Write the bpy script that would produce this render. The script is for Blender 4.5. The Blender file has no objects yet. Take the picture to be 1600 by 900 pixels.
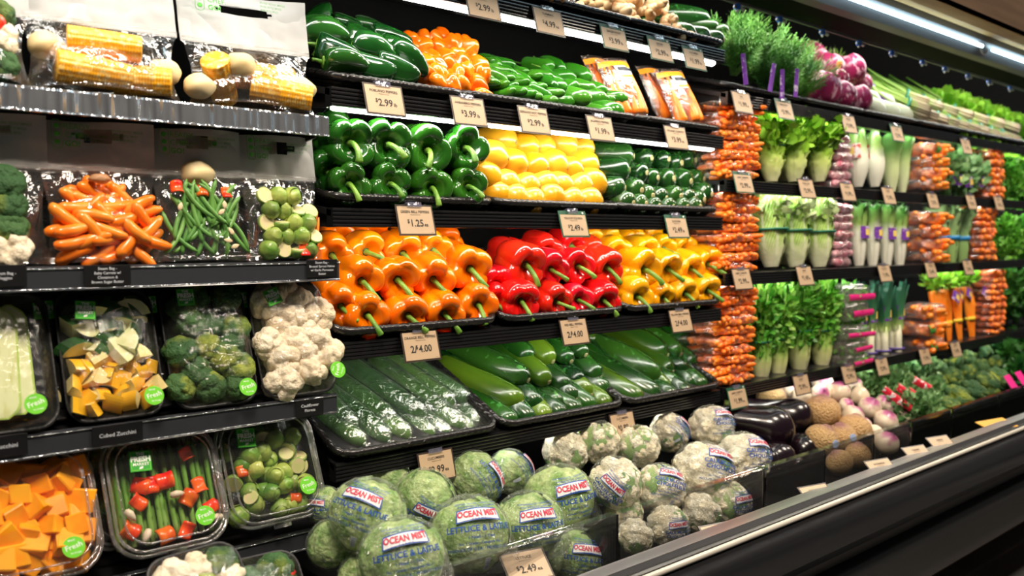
import bpy, math, random
import numpy as np
from mathutils import Vector, Matrix, noise
PI = math.pi
scene = bpy.context.scene
COL = scene.collection
random.seed(7)
R = random.Random(11)

# ------------------------------------------------------------------ camera
# X runs along the display case, Y into it (0 = front edge of the shelves), Z up
F = 1375.0
CAM = Vector((-0.83, -1.44, 1.15))
YAW, PITCH = math.radians(48.4), math.radians(3.33)
FWD = Vector((math.cos(YAW)*math.cos(PITCH), math.sin(YAW)*math.cos(PITCH), -math.sin(PITCH)))
RGT = Vector((math.sin(YAW), -math.cos(YAW), 0))
UPV = RGT.cross(FWD)
cam = bpy.data.objects.new('camera', bpy.data.cameras.new('camera'))
COL.objects.link(cam); scene.camera = cam
cam.matrix_world = Matrix(((RGT.x, UPV.x, -FWD.x, CAM.x), (RGT.y, UPV.y, -FWD.y, CAM.y), (RGT.z, UPV.z, -FWD.z, CAM.z), (0, 0, 0, 1)))
cam.data.lens = F/1600*36; cam.data.sensor_width = 36; cam.data.clip_start = .05
cam.data.dof.use_dof = True; cam.data.dof.focus_distance = 1.75; cam.data.dof.aperture_fstop = 3.2

# ------------------------------------------------------------------ world and light
w = bpy.data.worlds.new('world'); scene.world = w; w.use_nodes = True
w.node_tree.nodes['Background'].inputs[0].default_value = (.9, .85, .8, 1)
w.node_tree.nodes['Background'].inputs[1].default_value = .05
scene.view_settings.view_transform = 'Standard'; scene.view_settings.look = 'None'
scene.view_settings.gamma = 1; scene.view_settings.exposure = .15
scene.view_settings.use_curve_mapping = False
scene.cycles.transparent_max_bounces = 24
scene.cycles.max_bounces = 8
scene.cycles.sample_clamp_indirect = 6
def area(name, loc, target, sx, sy, power, col):
    l = bpy.data.lights.new(name, 'AREA'); l.shape = 'RECTANGLE'; l.size = sx; l.size_y = sy
    l.energy = power; l.color = col
    o = bpy.data.objects.new(name, l); COL.objects.link(o); o.location = loc
    o.rotation_euler = (Vector(target)-Vector(loc)).to_track_quat('-Z', 'Y').to_euler()
    return o
# store ceiling lamps over the aisle
area('aisle_ceiling_lamp', (-.7, -1.15, 2.9), (-.5, 0, 1.0), .45, .45, 50, (1, .86, .70))
area('aisle_ceiling_lamp', (.7, -1.15, 2.9), (.7, 0, 1.0), .45, .45, 34, (1, .86, .70))
area('aisle_ceiling_lamp', (2.3, -1.15, 2.9), (2.3, 0, 1.0), .45, .45, 34, (1, .86, .70))
area('aisle_ceiling_lamp', (4.2, -1.15, 2.9), (4.2, 0, 1.0), .45, .45, 34, (1, .86, .70))
LED = 27.0     # strength of the light strips under the shelves

def at(px, py, Y):
    """the point at pixel (px, py) of the 1600x900 frame in the plane y = Y of the case"""
    d = FWD + RGT*((px-800)/F) + UPV*((450-py)/F)
    return CAM + d*((Y-CAM.y)/d.y)
def depth(p): return (p-CAM).dot(FWD)
def size(rpx, p): return rpx*depth(p)/F

# ------------------------------------------------------------------ materials
MATS = {}
def nd(nt, t, **kw):
    n = nt.nodes.new(t)
    for k, v in kw.items():
        if k.startswith('i_'): n.inputs[k[2:].replace('_', ' ')].default_value = v
        else: setattr(n, k, v)
    return n
def c4(c): return (c[0], c[1], c[2], 1)
def P(name, col, rough=.4, metal=0, col2=None, scale=20, lo=.4, hi=.6, bump=0, bscale=60, rnd=.0, coat=0, sss=0, emis=0, stretch=None, spec=.5, ramp=None, detail=3, wave=None, vor=None, col3=None):
    if name in MATS: return MATS[name]
    m = bpy.data.materials.new(name); m.use_nodes = True; MATS[name] = m
    nt = m.node_tree; b = nt.nodes['Principled BSDF']; L = nt.links.new
    b.inputs['Base Color'].default_value = c4(col)
    b.inputs['Roughness'].default_value = rough; b.inputs['Metallic'].default_value = metal
    b.inputs['Specular IOR Level'].default_value = spec
    b.inputs['Coat Weight'].default_value = coat; b.inputs['Coat Roughness'].default_value = .08
    if sss:
        b.inputs['Subsurface Weight'].default_value = sss; b.inputs['Subsurface Radius'].default_value = (.01, .008, .004)
        b.inputs['Subsurface Scale'].default_value = 1
    if emis:
        b.inputs['Emission Color'].default_value = c4(col); b.inputs['Emission Strength'].default_value = emis
    tc = nd(nt, 'ShaderNodeTexCoord'); oi = nd(nt, 'ShaderNodeObjectInfo')
    mp = nd(nt, 'ShaderNodeMapping'); L(tc.outputs['Object'], mp.inputs['Vector'])
    if stretch: mp.inputs['Scale'].default_value = stretch
    mul = nd(nt, 'ShaderNodeMath', operation='MULTIPLY'); mul.inputs[1].default_value = 37.; L(oi.outputs['Random'], mul.inputs[0])
    out = None
    if ramp:      # colour along the leaf or body: the mesh's V coordinate
        sp = nd(nt, 'ShaderNodeSeparateXYZ'); L(tc.outputs['UV'], sp.inputs[0])
        n0 = nd(nt, 'ShaderNodeTexNoise', noise_dimensions='4D'); n0.inputs['Scale'].default_value = scale; L(mp.outputs[0], n0.inputs['Vector']); L(mul.outputs[0], n0.inputs['W'])
        ad = nd(nt, 'ShaderNodeMath', operation='MULTIPLY_ADD'); ad.inputs[1].default_value = .35; L(n0.outputs['Fac'], ad.inputs[0])
        sb = nd(nt, 'ShaderNodeMath', operation='SUBTRACT'); sb.inputs[1].default_value = .17; L(sp.outputs['Y'], sb.inputs[0]); L(sb.outputs[0], ad.inputs[2])
        r = nd(nt, 'ShaderNodeValToRGB'); L(ad.outputs[0], r.inputs[0])
        els = r.color_ramp.elements
        for i, (p_, c_) in enumerate(ramp):
            e = els[i] if i < 2 else els.new(p_)
            e.position = p_; e.color = c4(c_)
        out = r.outputs[0]
    if col2:
        if vor:
            n1 = nd(nt, 'ShaderNodeTexVoronoi', voronoi_dimensions='4D'); n1.inputs['Scale'].default_value = scale; so = n1.outputs['Distance']
        else:
            n1 = nd(nt, 'ShaderNodeTexNoise', noise_dimensions='4D'); n1.inputs['Scale'].default_value = scale; n1.inputs['Detail'].default_value = detail; so = n1.outputs['Fac']
        L(mp.outputs[0], n1.inputs['Vector']); L(mul.outputs[0], n1.inputs['W'])
        r1 = nd(nt, 'ShaderNodeMapRange'); r1.inputs[1].default_value = lo; r1.inputs[2].default_value = hi; L(so, r1.inputs[0])
        mx = nd(nt, 'ShaderNodeMix', data_type='RGBA'); L(r1.outputs[0], mx.inputs[0])
        if out: L(out, mx.inputs[6])
        else: mx.inputs[6].default_value = c4(col)
        mx.inputs[7].default_value = c4(col2); out = mx.outputs[2]
    if col3:      # fine specks
        n3 = nd(nt, 'ShaderNodeTexNoise', noise_dimensions='4D'); n3.inputs['Scale'].default_value = scale*9; n3.inputs['Detail'].default_value = 1
        L(tc.outputs['Object'], n3.inputs['Vector']); L(mul.outputs[0], n3.inputs['W'])
        r3 = nd(nt, 'ShaderNodeMapRange'); r3.inputs[1].default_value = .62; r3.inputs[2].default_value = .72; L(n3.outputs['Fac'], r3.inputs[0])
        mx = nd(nt, 'ShaderNodeMix', data_type='RGBA'); L(r3.outputs[0], mx.inputs[0])
        if out: L(out, mx.inputs[6])
        else: mx.inputs[6].default_value = c4(col)
        mx.inputs[7].default_value = c4(col3); out = mx.outputs[2]
    if rnd:
        hs = nd(nt, 'ShaderNodeHueSaturation')
        if out: L(out, hs.inputs['Color'])
        else: hs.inputs['Color'].default_value = c4(col)
        mr = nd(nt, 'ShaderNodeMapRange'); mr.inputs[3].default_value = 1-rnd; mr.inputs[4].default_value = 1+rnd; L(oi.outputs['Random'], mr.inputs[0]); L(mr.outputs[0], hs.inputs['Value'])
        mr = nd(nt, 'ShaderNodeMapRange'); mr.inputs[3].default_value = .5+rnd*.06; mr.inputs[4].default_value = .5-rnd*.06; L(oi.outputs['Random'], mr.inputs[0]); L(mr.outputs[0], hs.inputs['Hue'])
        out = hs.outputs[0]
    if out: L(out, b.inputs['Base Color'])
    if bump:
        nb = nd(nt, 'ShaderNodeTexNoise'); nb.inputs['Scale'].default_value = bscale; nb.inputs['Detail'].default_value = 3; L(mp.outputs[0], nb.inputs['Vector'])
        bp = nd(nt, 'ShaderNodeBump'); bp.inputs['Strength'].default_value = min(1, bump); bp.inputs['Distance'].default_value = .003*max(1, bump); L(nb.outputs['Fac'], bp.inputs['Height'])
        L(bp.outputs[0], b.inputs['Normal'])
    return m
def film(name, fac=.10, edge=.5, haze=.06, tint=(1, 1, 1), rough=.08, bump=.6, bscale=40, bdist=.006, hazecol=(.9, .9, .9)):
    """clear plastic: see-through, glossy, a little milky"""
    if name in MATS: return MATS[name]
    m = bpy.data.materials.new(name); m.use_nodes = True; MATS[name] = m
    nt = m.node_tree; L = nt.links.new; nt.nodes.remove(nt.nodes['Principled BSDF'])
    out = nt.nodes['Material Output']
    tr = nd(nt, 'ShaderNodeBsdfTransparent'); tr.inputs[0].default_value = c4(tint)
    gl = nd(nt, 'ShaderNodeBsdfGlossy'); gl.inputs['Roughness'].default_value = rough
    df = nd(nt, 'ShaderNodeBsdfDiffuse'); df.inputs[0].default_value = c4(hazecol)
    tl = nd(nt, 'ShaderNodeBsdfTranslucent'); tl.inputs[0].default_value = c4(hazecol)
    hz = nd(nt, 'ShaderNodeMixShader'); hz.inputs[0].default_value = .4; L(df.outputs[0], hz.inputs[1]); L(tl.outputs[0], hz.inputs[2])
    tc = nd(nt, 'ShaderNodeTexCoord')
    nb = nd(nt, 'ShaderNodeTexNoise'); nb.inputs['Scale'].default_value = bscale; nb.inputs['Detail'].default_value = 4; nb.inputs['Distortion'].default_value = 1.2
    L(tc.outputs['Object'], nb.inputs['Vector'])
    bp = nd(nt, 'ShaderNodeBump'); bp.inputs['Strength'].default_value = bump; bp.inputs['Distance'].default_value = bdist; L(nb.outputs['Fac'], bp.inputs['Height'])
    L(bp.outputs[0], gl.inputs['Normal'])
    lw = nd(nt, 'ShaderNodeLayerWeight'); lw.inputs[0].default_value = .35; L(bp.outputs[0], lw.inputs['Normal'])
    mr = nd(nt, 'ShaderNodeMapRange'); mr.inputs[3].default_value = fac; mr.inputs[4].default_value = edge; L(lw.outputs['Facing'], mr.inputs[0])
    m1 = nd(nt, 'ShaderNodeMixShader'); m1.inputs[0].default_value = haze; L(tr.outputs[0], m1.inputs[1]); L(hz.outputs[0], m1.inputs[2])
    m2 = nd(nt, 'ShaderNodeMixShader'); L(mr.outputs[0], m2.inputs[0]); L(m1.outputs[0], m2.inputs[1]); L(gl.outputs[0], m2.inputs[2])
    L(m2.outputs[0], out.inputs[0])
    return m

BLACK = P('black_enamel', (.012, .012, .013), .35, bump=.1)
GLOSSB = P('black_gloss_plastic', (.01, .01, .011), .18, bump=.05, bscale=15)
MATTEB = P('black_matte', (.0025, .0025, .0025), .8, spec=.15)
WHITE = P('white_paper', (.8, .8, .78), .5)
CLEAR = film('clear_acrylic', .05, .5, .015, bump=.02, rough=.04)
WRAP = film('cling_film', .04, .32, .01, bump=.9, bscale=45)
INKB = P('black_ink', (.03, .025, .02), .6)

# ------------------------------------------------------------------ mesh tools
class MB:
    def __init__(s): s.v = []; s.f = []; s.m = []; s.s = []; s.uv = []
    def add(s, g, mat=0, M=None, smooth=True, uv=None):
        vs, fs = g[0], g[1]
        if uv is None: uv = g[2] if len(g) > 2 else [(0, 0)]*len(vs)
        o = len(s.v)
        s.v += [tuple(M @ Vector(v)) for v in vs] if M is not None else [tuple(v) for v in vs]
        s.f += [tuple(i+o for i in f) for f in fs]
        s.m += [mat]*len(fs); s.s += [smooth]*len(fs); s.uv += list(uv)
        return s
    def mesh(s, name, mats):
        me = bpy.data.meshes.new(name); me.from_pydata(s.v, [], s.f)
        for m in (mats if isinstance(mats, (list, tuple)) else [mats]): me.materials.append(m)
        me.polygons.foreach_set('material_index', s.m); me.polygons.foreach_set('use_smooth', s.s)
        ul = me.uv_layers.new(name='UVMap')
        li = np.empty(len(me.loops), dtype=np.int32); me.loops.foreach_get('vertex_index', li)
        if len(li): ul.data.foreach_set('uv', np.array(s.uv, dtype=np.float32)[li].ravel())
        me.update(); return me
def T(x=0, y=0, z=0): return Matrix.Translation((x, y, z))
def RX(a): return Matrix.Rotation(math.radians(a), 4, 'X')
def RY(a): return Matrix.Rotation(math.radians(a), 4, 'Y')
def RZ(a): return Matrix.Rotation(math.radians(a), 4, 'Z')
def S(x, y=None, z=None): return Matrix.Diagonal((x, x if y is None else y, x if z is None else z, 1))
def orient(loc, axis, roll=0, sc=1):
    """local +Z to axis"""
    z = Vector(axis).normalized()
    q = z.to_track_quat('Z', 'Y')
    return Matrix.Translation(loc) @ q.to_matrix().to_4x4() @ RZ(roll) @ S(sc)
def box(x0, x1, y0, y1, z0, z1):
    v = [(x, y, z) for x in (x0, x1) for y in (y0, y1) for z in (z0, z1)]
    return v, [(0, 1, 3, 2), (4, 6, 7, 5), (0, 4, 5, 1), (2, 3, 7, 6), (0, 2, 6, 4), (1, 5, 7, 3)]
def rbox(x0, x1, y0, y1, z0, z1, b=.002):
    """box with chamfered edges"""
    v = []; f = []
    cs = [(sx, sy, sz) for sx in (0, 1) for sy in (0, 1) for sz in (0, 1)]
    X = (x0, x1); Y = (y0, y1); Z = (z0, z1)
    idx = {}
    for c in cs:
        for a in range(3):
            p = [X[c[0]], Y[c[1]], Z[c[2]]]
            for k in range(3):
                if k != a: p[k] += b if c[k] == 0 else -b
            idx[(c, a)] = len(v); v.append(tuple(p))
    for a in range(3):
        o = [k for k in range(3) if k != a]
        for s_ in (0, 1):
            q = []
            for (i, j) in ((0, 0), (1, 0), (1, 1), (0, 1)):
                c = [0, 0, 0]; c[a] = s_; c[o[0]] = i; c[o[1]] = j; q.append(idx[(tuple(c), a)])
            f.append(tuple(q))
        for i in (0, 1):
            for j in (0, 1):
                c0 = [0, 0, 0]; c0[a] = 0; c0[o[0]] = i; c0[o[1]] = j; c1 = list(c0); c1[a] = 1
                f.append((idx[(tuple(c0), o[0])], idx[(tuple(c1), o[0])], idx[(tuple(c1), o[1])], idx[(tuple(c0), o[1])]))
    for c in cs: f.append(tuple(idx[(c, a)] for a in range(3)))
    return v, f
def extr(prof, x0, x1, close=True):
    """profile of (y, z) points drawn along x"""
    n = len(prof); v = [(x0, y, z) for y, z in prof]+[(x1, y, z) for y, z in prof]
    f = [(i, (i+1) % n, n+(i+1) % n, n+i) for i in range(n if close else n-1)]
    if close: f += [tuple(range(n)), tuple(range(2*n-1, n-1, -1))]
    return v, f
def lathe(prof, n=24, mod=None, bend=None):
    """rings of (z, r) about Z; mod(theta, t, z, r) -> (z, r); bend(x, y, z) -> (x, y, z)"""
    v = []; f = []; uv = []; k = len(prof)
    for i, (z, r) in enumerate(prof):
        for j in range(n):
            th = 2*PI*j/n; zz, rr = (z, r) if mod is None else mod(th, i/(k-1), z, r)
            p = (rr*math.cos(th), rr*math.sin(th), zz)
            if bend: p = bend(*p)
            v.append(p); uv.append((j/n, i/(k-1)))
    for i in range(k-1):
        for j in range(n): f.append((i*n+j, i*n+(j+1) % n, (i+1)*n+(j+1) % n, (i+1)*n+j))
    f.append(tuple(range(n-1, -1, -1))); f.append(tuple((k-1)*n+j for j in range(n)))
    return v, f, uv
def tube(pts, rad, n=8, closed=False, caps=True):
    pts = [Vector(p) for p in pts]; k = len(pts); v = []; f = []; uv = []
    ref = Vector((0, 0, 1)); prev = None
    for i, p in enumerate(pts):
        a = pts[(i-1) % k] if closed or i else p; b = pts[(i+1) % k] if closed or i < k-1 else p
        t = (b-a).normalized()
        if prev is None:
            prev = t.orthogonal() if abs(t.dot(ref)) > .95 else t.cross(ref)
        s_ = (prev-t*prev.dot(t)).normalized(); prev = s_; u = t.cross(s_)
        r = rad[i] if isinstance(rad, (list, tuple)) else rad
        for j in range(n):
            a_ = 2*PI*j/n; v.append(p+s_*(r*math.cos(a_))+u*(r*math.sin(a_))); uv.append((j/n, i/max(1, k-1)))
    m = k if closed else k-1
    for i in range(m):
        i2 = (i+1) % k
        for j in range(n): f.append((i*n+j, i*n+(j+1) % n, i2*n+(j+1) % n, i2*n+j))
    if not closed and caps: f.append(tuple(range(n-1, -1, -1))); f.append(tuple((k-1)*n+j for j in range(n)))
    return v, f, uv
def sheet(fn, nu, nv):
    v = []; f = []; uv = []
    for j in range(nv+1):
        for i in range(nu+1): v.append(fn(i/nu, j/nv)); uv.append((i/nu, j/nv))
    for j in range(nv):
        for i in range(nu): a = j*(nu+1)+i; f.append((a, a+1, a+nu+2, a+nu+1))
    return v, f, uv
def sph(n=16, k=10, r=1, fn=None):
    """sphere as a lathe; fn(dir) -> radius"""
    def q(i): return PI*(i+.02)/(k+.04)
    pr = [(-math.cos(PI*(i/k)*.994+.009), math.sin(PI*(i/k)*.994+.009)) for i in range(k+1)]
    v, f, uv = lathe(pr, n)
    if fn: v = [tuple(Vector(p)*fn(Vector(p).normalized())) for p in v]
    return [tuple(c*r for c in p) for p in v], f, uv
def fib(n):
    o = []
    for i in range(n):
        z = 1-2*(i+.5)/n; r = math.sqrt(1-z*z); a = i*2.39996; o.append((r*math.cos(a), r*math.sin(a), z))
    return np.array(o)
def lumps(v, n, amp, seed=0, jit=.25, squash=1.0, fade=None):
    """half-round lumps over a round body: v list of points about the origin"""
    V = np.array([tuple(p) for p in v]); L = np.linalg.norm(V, axis=1, keepdims=True)+1e-9; D = V/L
    rs = np.random.RandomState(seed); C = fib(n)+rs.normal(0, jit/np.sqrt(n)*1.5, (n, 3)); C /= np.linalg.norm(C, axis=1, keepdims=True)
    ang = np.arccos(np.clip(D@C.T, -1, 1)).min(axis=1); a0 = 2.3/np.sqrt(n)
    h = np.sqrt(np.clip(1-(ang/a0)**2, 0, 1))
    V = V*(1+amp*(h[:, None]-.5))
    return [tuple(p) for p in V]
def rough_v(v, amp, sc, seed=0):
    o = []
    for p in v:
        q = Vector(p); d = noise.noise_vector(q*sc+Vector((seed*3.1, seed*1.7, seed))); o.append(tuple(q+d*amp))
    return o
def tmesh(s, size=1., bold=0, ax='CENTER'):
    c = bpy.data.curves.new('t', 'FONT'); c.body = s; c.size = size; c.align_x = ax; c.align_y = 'CENTER'
    c.resolution_u = 2; c.offset = bold*size; c.fill_mode = 'FRONT'
    o = bpy.data.objects.new('t', c); COL.objects.link(o)
    dg = bpy.context.evaluated_depsgraph_get()
    me = bpy.data.meshes.new_from_object(o.evaluated_get(dg))
    v = [tuple(p.co) for p in me.vertices]; f = [tuple(p.vertices) for p in me.polygons]
    bpy.data.objects.remove(o); bpy.data.curves.remove(c); bpy.data.meshes.remove(me)
    return v, f
_tc = {}
def text(s, size=1., bold=0, ax='CENTER'):
    k = (s, bold, ax)
    if k not in _tc: _tc[k] = tmesh(s, 1., bold, ax)
    v, f = _tc[k]; return [(x*size, y*size, z*size) for x, y, z in v], f

# ------------------------------------------------------------------ objects
def link(name, me, M=None, parent=None, label=None):
    o = bpy.data.objects.new(name, me); COL.objects.link(o)
    if parent is not None: o.parent = parent
    if M is not None: o.matrix_basis = M
    if label: o['label'] = label
    return o
def tag(o, label, cat, group=None, kind=None):
    if label: o['label'] = label
    if cat: o['category'] = cat
    if group: o['group'] = group
    if kind: o['kind'] = kind
    return o
def thing(name, me, M, label, cat, group=None, kids=()):
    """a thing (mesh or Empty) with its parts: kids = (name, mesh[, matrix[, label[, sub-parts]]])"""
    o = link(name, me, M); tag(o, label, cat, group)
    for k in kids:
        c = link(k[0], k[1], k[2] if len(k) > 2 else None, o, k[3] if len(k) > 3 else None)
        for g in (k[4] if len(k) > 4 else ()): link(g[0], g[1], g[2] if len(g) > 2 else None, c, g[3] if len(g) > 3 else None)
    return o
ORD = ['leftmost', 'second from the left', 'third from the left', 'fourth from the left', 'fifth from the left', 'sixth from the left', 'seventh from the left', 'eighth from the left', 'ninth from the left', 'tenth from the left', 'eleventh from the left', 'twelfth from the left']
def nth(i, n):
    if n == 1: return 'the only one'
    if n == 2: return ('left one', 'right one')[i]
    if i == n-1: return 'rightmost'
    if i == n-2 and n > 4: return 'second from the right'
    if i == n-3 and n > 6: return 'third from the right'
    return ORD[i]
FRONTBACK = {}

# ------------------------------------------------------------------ floor, wall
floor = link('floor', MB().add(box(-4, 9, -4, 1.2, -.05, 0)).mesh('floor', P('polished_floor', (.10, .10, .10), .35, col2=(.15, .15, .15), scale=3)))
tag(floor, None, None, None, 'structure')
wall = link('wall_back', MB().add(box(-4, 9, .62, .75, 0, 3.2)).mesh('wall_back', MATTEB)); tag(wall, None, None, None, 'structure')

# ------------------------------------------------------------------ display case body
XL, XR = -1.7, 6.6
CY = -.42
case = link('refrigerated_display_case', MB().add(box(XL, XR, .53, .60, .05, 2.1)).mesh('case_back', MATTEB))
tag(case, 'long black refrigerated produce case with chrome front rail', 'display case')
def cpart(n, g, m, smooth=False, par=None, label=None):
    mb = MB()
    for a in (g if isinstance(g, list) else [g]): mb.add(a, smooth=smooth)
    return link(n, mb.mesh(n, m), None, par or case, label)
Zr = .574
CHROME = P('brushed_chrome', (.80, .80, .82), .34, 1, bump=.15, bscale=8, stretch=(.2, 6, 6), col2=(.55, .55, .57), scale=5)
cpart('deck', [box(XL, XR, -.36, .53, .36, .39)], MATTEB)
cpart('front_ledge', extr([(CY-.034, Zr-.010), (CY-.030, Zr), (CY+.004, Zr+.0), (CY+.008, Zr-.004), (CY+.008, Zr-.02), (CY-.034, Zr-.02)], XL, XR), CHROME, label='brushed chrome ledge')
cpart('rail_track', [box(XL, XR, CY-.046, CY-.034, Zr-.022, Zr-.012)], P('dark_track', (.03, .03, .03), .3))
cpart('handrail', [tube([(XL, CY-.052, Zr-.018), (XR, CY-.052, Zr-.018)], .006, 10)], P('cream_trim', (.62, .58, .5), .25), True, label='pale rounded trim strip')
cpart('bumper', extr([(CY-.055, Zr-.026), (CY-.085, Zr-.04), (CY-.09, Zr-.10), (CY-.075, Zr-.125), (CY-.04, Zr-.13), (CY-.02, Zr-.03)], XL, XR), P('black_bumper', (.012, .012, .014), .22, bump=.25, bscale=9), True)
cpart('front_panel', [box(XL, XR, CY-.03, CY, .235, Zr-.1)], P('dark_brown_panel', (.055, .045, .038), .38, bump=.1))
cpart('bumper', extr([(CY-.03, .395), (CY-.055, .385), (CY-.06, .35), (CY-.03, .335)], XL, XR), BLACK, True)
cpart('toe_kick', [box(XL, XR, -.20, -.17, 0, .24)], P('tan_kick', (.22, .14, .08), .4))
# inner low wall and wire rack behind the ledge
cpart('deck_front', [box(XL, XR, CY+.004, CY+.010, .38, Zr-.02)], BLACK)
rk = []
x = -.1
while x < 4.6:
    rk.append(box(x-.0015, x+.0015, CY+.028, CY+.036, .49, .55)); x += .017
rk.append(tube([(-.2, CY+.032, .552), (4.7, CY+.032, .552)], .004, 6)); rk.append(tube([(-.2, CY+.032, .49), (4.7, CY+.032, .49)], .003, 6))
cpart('wire_rack', rk, GLOSSB)
# canopy: soffit, wooden trim, lamp housing, lamp tubes, black underside, mist bar
def rat(r, D): return 1.15+r*D/.664     # height of a line at distance D
def yd(D): return D-1.44
zA = rat(.385, 1.22); zB = rat(.362, 1.27); zC = rat(.328, 1.32); zD = rat(.302, 1.42)
cpart('soffit', [box(XL, XR, yd(1.18), yd(1.2), zA+.012, 2.6)], P('brown_soffit', (.045, .027, .016), .9, spec=.08, col2=(.062, .038, .023), scale=6, stretch=(.3, 1, 4)))
cpart('wood_trim', extr([(yd(1.18), zA+.012), (yd(1.215), zA), (yd(1.25), zA+.004), (yd(1.25), zA+.03), (yd(1.18), zA+.03)], XL, XR), P('wood_trim', (.42, .25, .08), .6, spec=.15, col2=(.60, .38, .14), scale=9, stretch=(.2, 2, 2)))
cpart('lamp_housing', extr([(yd(1.262), zB+.004), (yd(1.30), zC+.003), (yd(1.33), zC-.002), (yd(1.34), zC+.02), (yd(1.26), zB+.03)], XL, XR), P('grey_housing', (.16, .16, .17), .4, .2))
cpart('canopy_underside', extr([(yd(1.33), zC+.001), (yd(1.43), zD+.002), (yd(1.44), zD+.02), (yd(1.34), zC+.02)], XL, XR), P('charcoal_underside', (.003, .003, .003), .8, spec=.08))
def ledmat(n, col, s):
    m = bpy.data.materials.new(n); m.use_nodes = True
    b_ = m.node_tree.nodes['Principled BSDF']; b_.inputs['Emission Color'].default_value = col; b_.inputs['Emission Strength'].default_value = s; return m
LEDM = ledmat('led_warm_white', (1, .97, .88, 1), LED); LEDC = ledmat('led_cool_white', (.62, .88, 1, 1), 9.)
# added fill light, unseen behind the canopy's front lip, brightens the top shelves
cpart('added_fill_strip', [box(XL, XR, .03, .055, 1.835, 1.845)], LEDM)
xg = at(1541, 86, yd(1.262)).x
for (a, b) in ((-1.6, .3), (.4, xg-.04), (xg+.06, 6.4)):
    cpart('lamp_tube', [tube([(a, yd(1.262), zB-.016), (b, yd(1.262), zB-.016)], .006, 8)], LEDC, True, label='bright white fluorescent tube')
lh = MB()
lh.add(tube([(xg+.01+.018*math.cos(t*.5), yd(1.27)+.004*t*.3, zB-.018-.02*math.sin(t*.5)) for t in range(14)], .003, 6))
link('cable_loop', lh.mesh('cable_loop', P('grey_cable', (.5, .45, .4), .5)), None, case)
cpart('mist_bar', [tube([(XL, yd(1.45), zD+.006), (XR, yd(1.45), zD+.006)], .006, 8)], P('grey_bar', (.12, .12, .12), .4), True)
nz = MB(); nz.add(rbox(-.012, .012, -.008, .008, -.012, .012, .002), 0, smooth=False).add(tube([(-.02, 0, -.004), (.02, 0, -.004)], .006, 8), 1).add(tube([(.022, 0, -.002), (.045, 0, -.006)], .007, 8), 2).add(lathe([(-.022, .003), (-.02, .006), (-.012, .006)], 8), 2)
nzm = nz.mesh('mist_nozzle', [P('nozzle_blue', (.04, .22, .95), .3), P('nozzle_grey', (.25, .25, .26), .35), P('nozzle_white', (.6, .6, .62), .4)])
for px, py in ((1152, 5), (1218, 22), (1285, 45), (1342, 65), (1393, 84), (1441, 100), (1476, 111), (1512, 123), (1545, 134), (1578, 146)):
    p = at(px, py, yd(1.45)); link('mist_nozzle', nzm, T(p.x, yd(1.45), zD-.004) @ S(.72), case, 'blue and white mist nozzle')
# mirror-dark upper back seen above the top shelf: plain black back wall

# ------------------------------------------------------------------ shelves
RAIL = P('ribbed_black_rail', (.010, .010, .011), .2, bump=.1, bscale=12, stretch=(.2, 1, 1))
RAILC = P('clear_price_rail', (.035, .038, .045), .16, coat=.6, bump=.3, bscale=25, stretch=(1, 1, .2))
RAILG = P('ribbed_clear_price_rail', (.50, .53, .58), .13, .8)
def _ribs(m):
    nt = m.node_tree; L = nt.links.new; b = nt.nodes['Principled BSDF']
    tc = nd(nt, 'ShaderNodeTexCoord'); mp = nd(nt, 'ShaderNodeMapping'); mp.inputs['Scale'].default_value = (1, 1, .12); L(tc.outputs['Object'], mp.inputs[0])
    n = nd(nt, 'ShaderNodeTexNoise'); n.inputs['Scale'].default_value = 75; n.inputs['Detail'].default_value = 0; L(mp.outputs[0], n.inputs['Vector'])
    bp = nd(nt, 'ShaderNodeBump'); bp.inputs['Strength'].default_value = 1; bp.inputs['Distance'].default_value = .02; L(n.outputs['Fac'], bp.inputs['Height']); L(bp.outputs[0], b.inputs['Normal'])
_ribs(RAILG)
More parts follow.
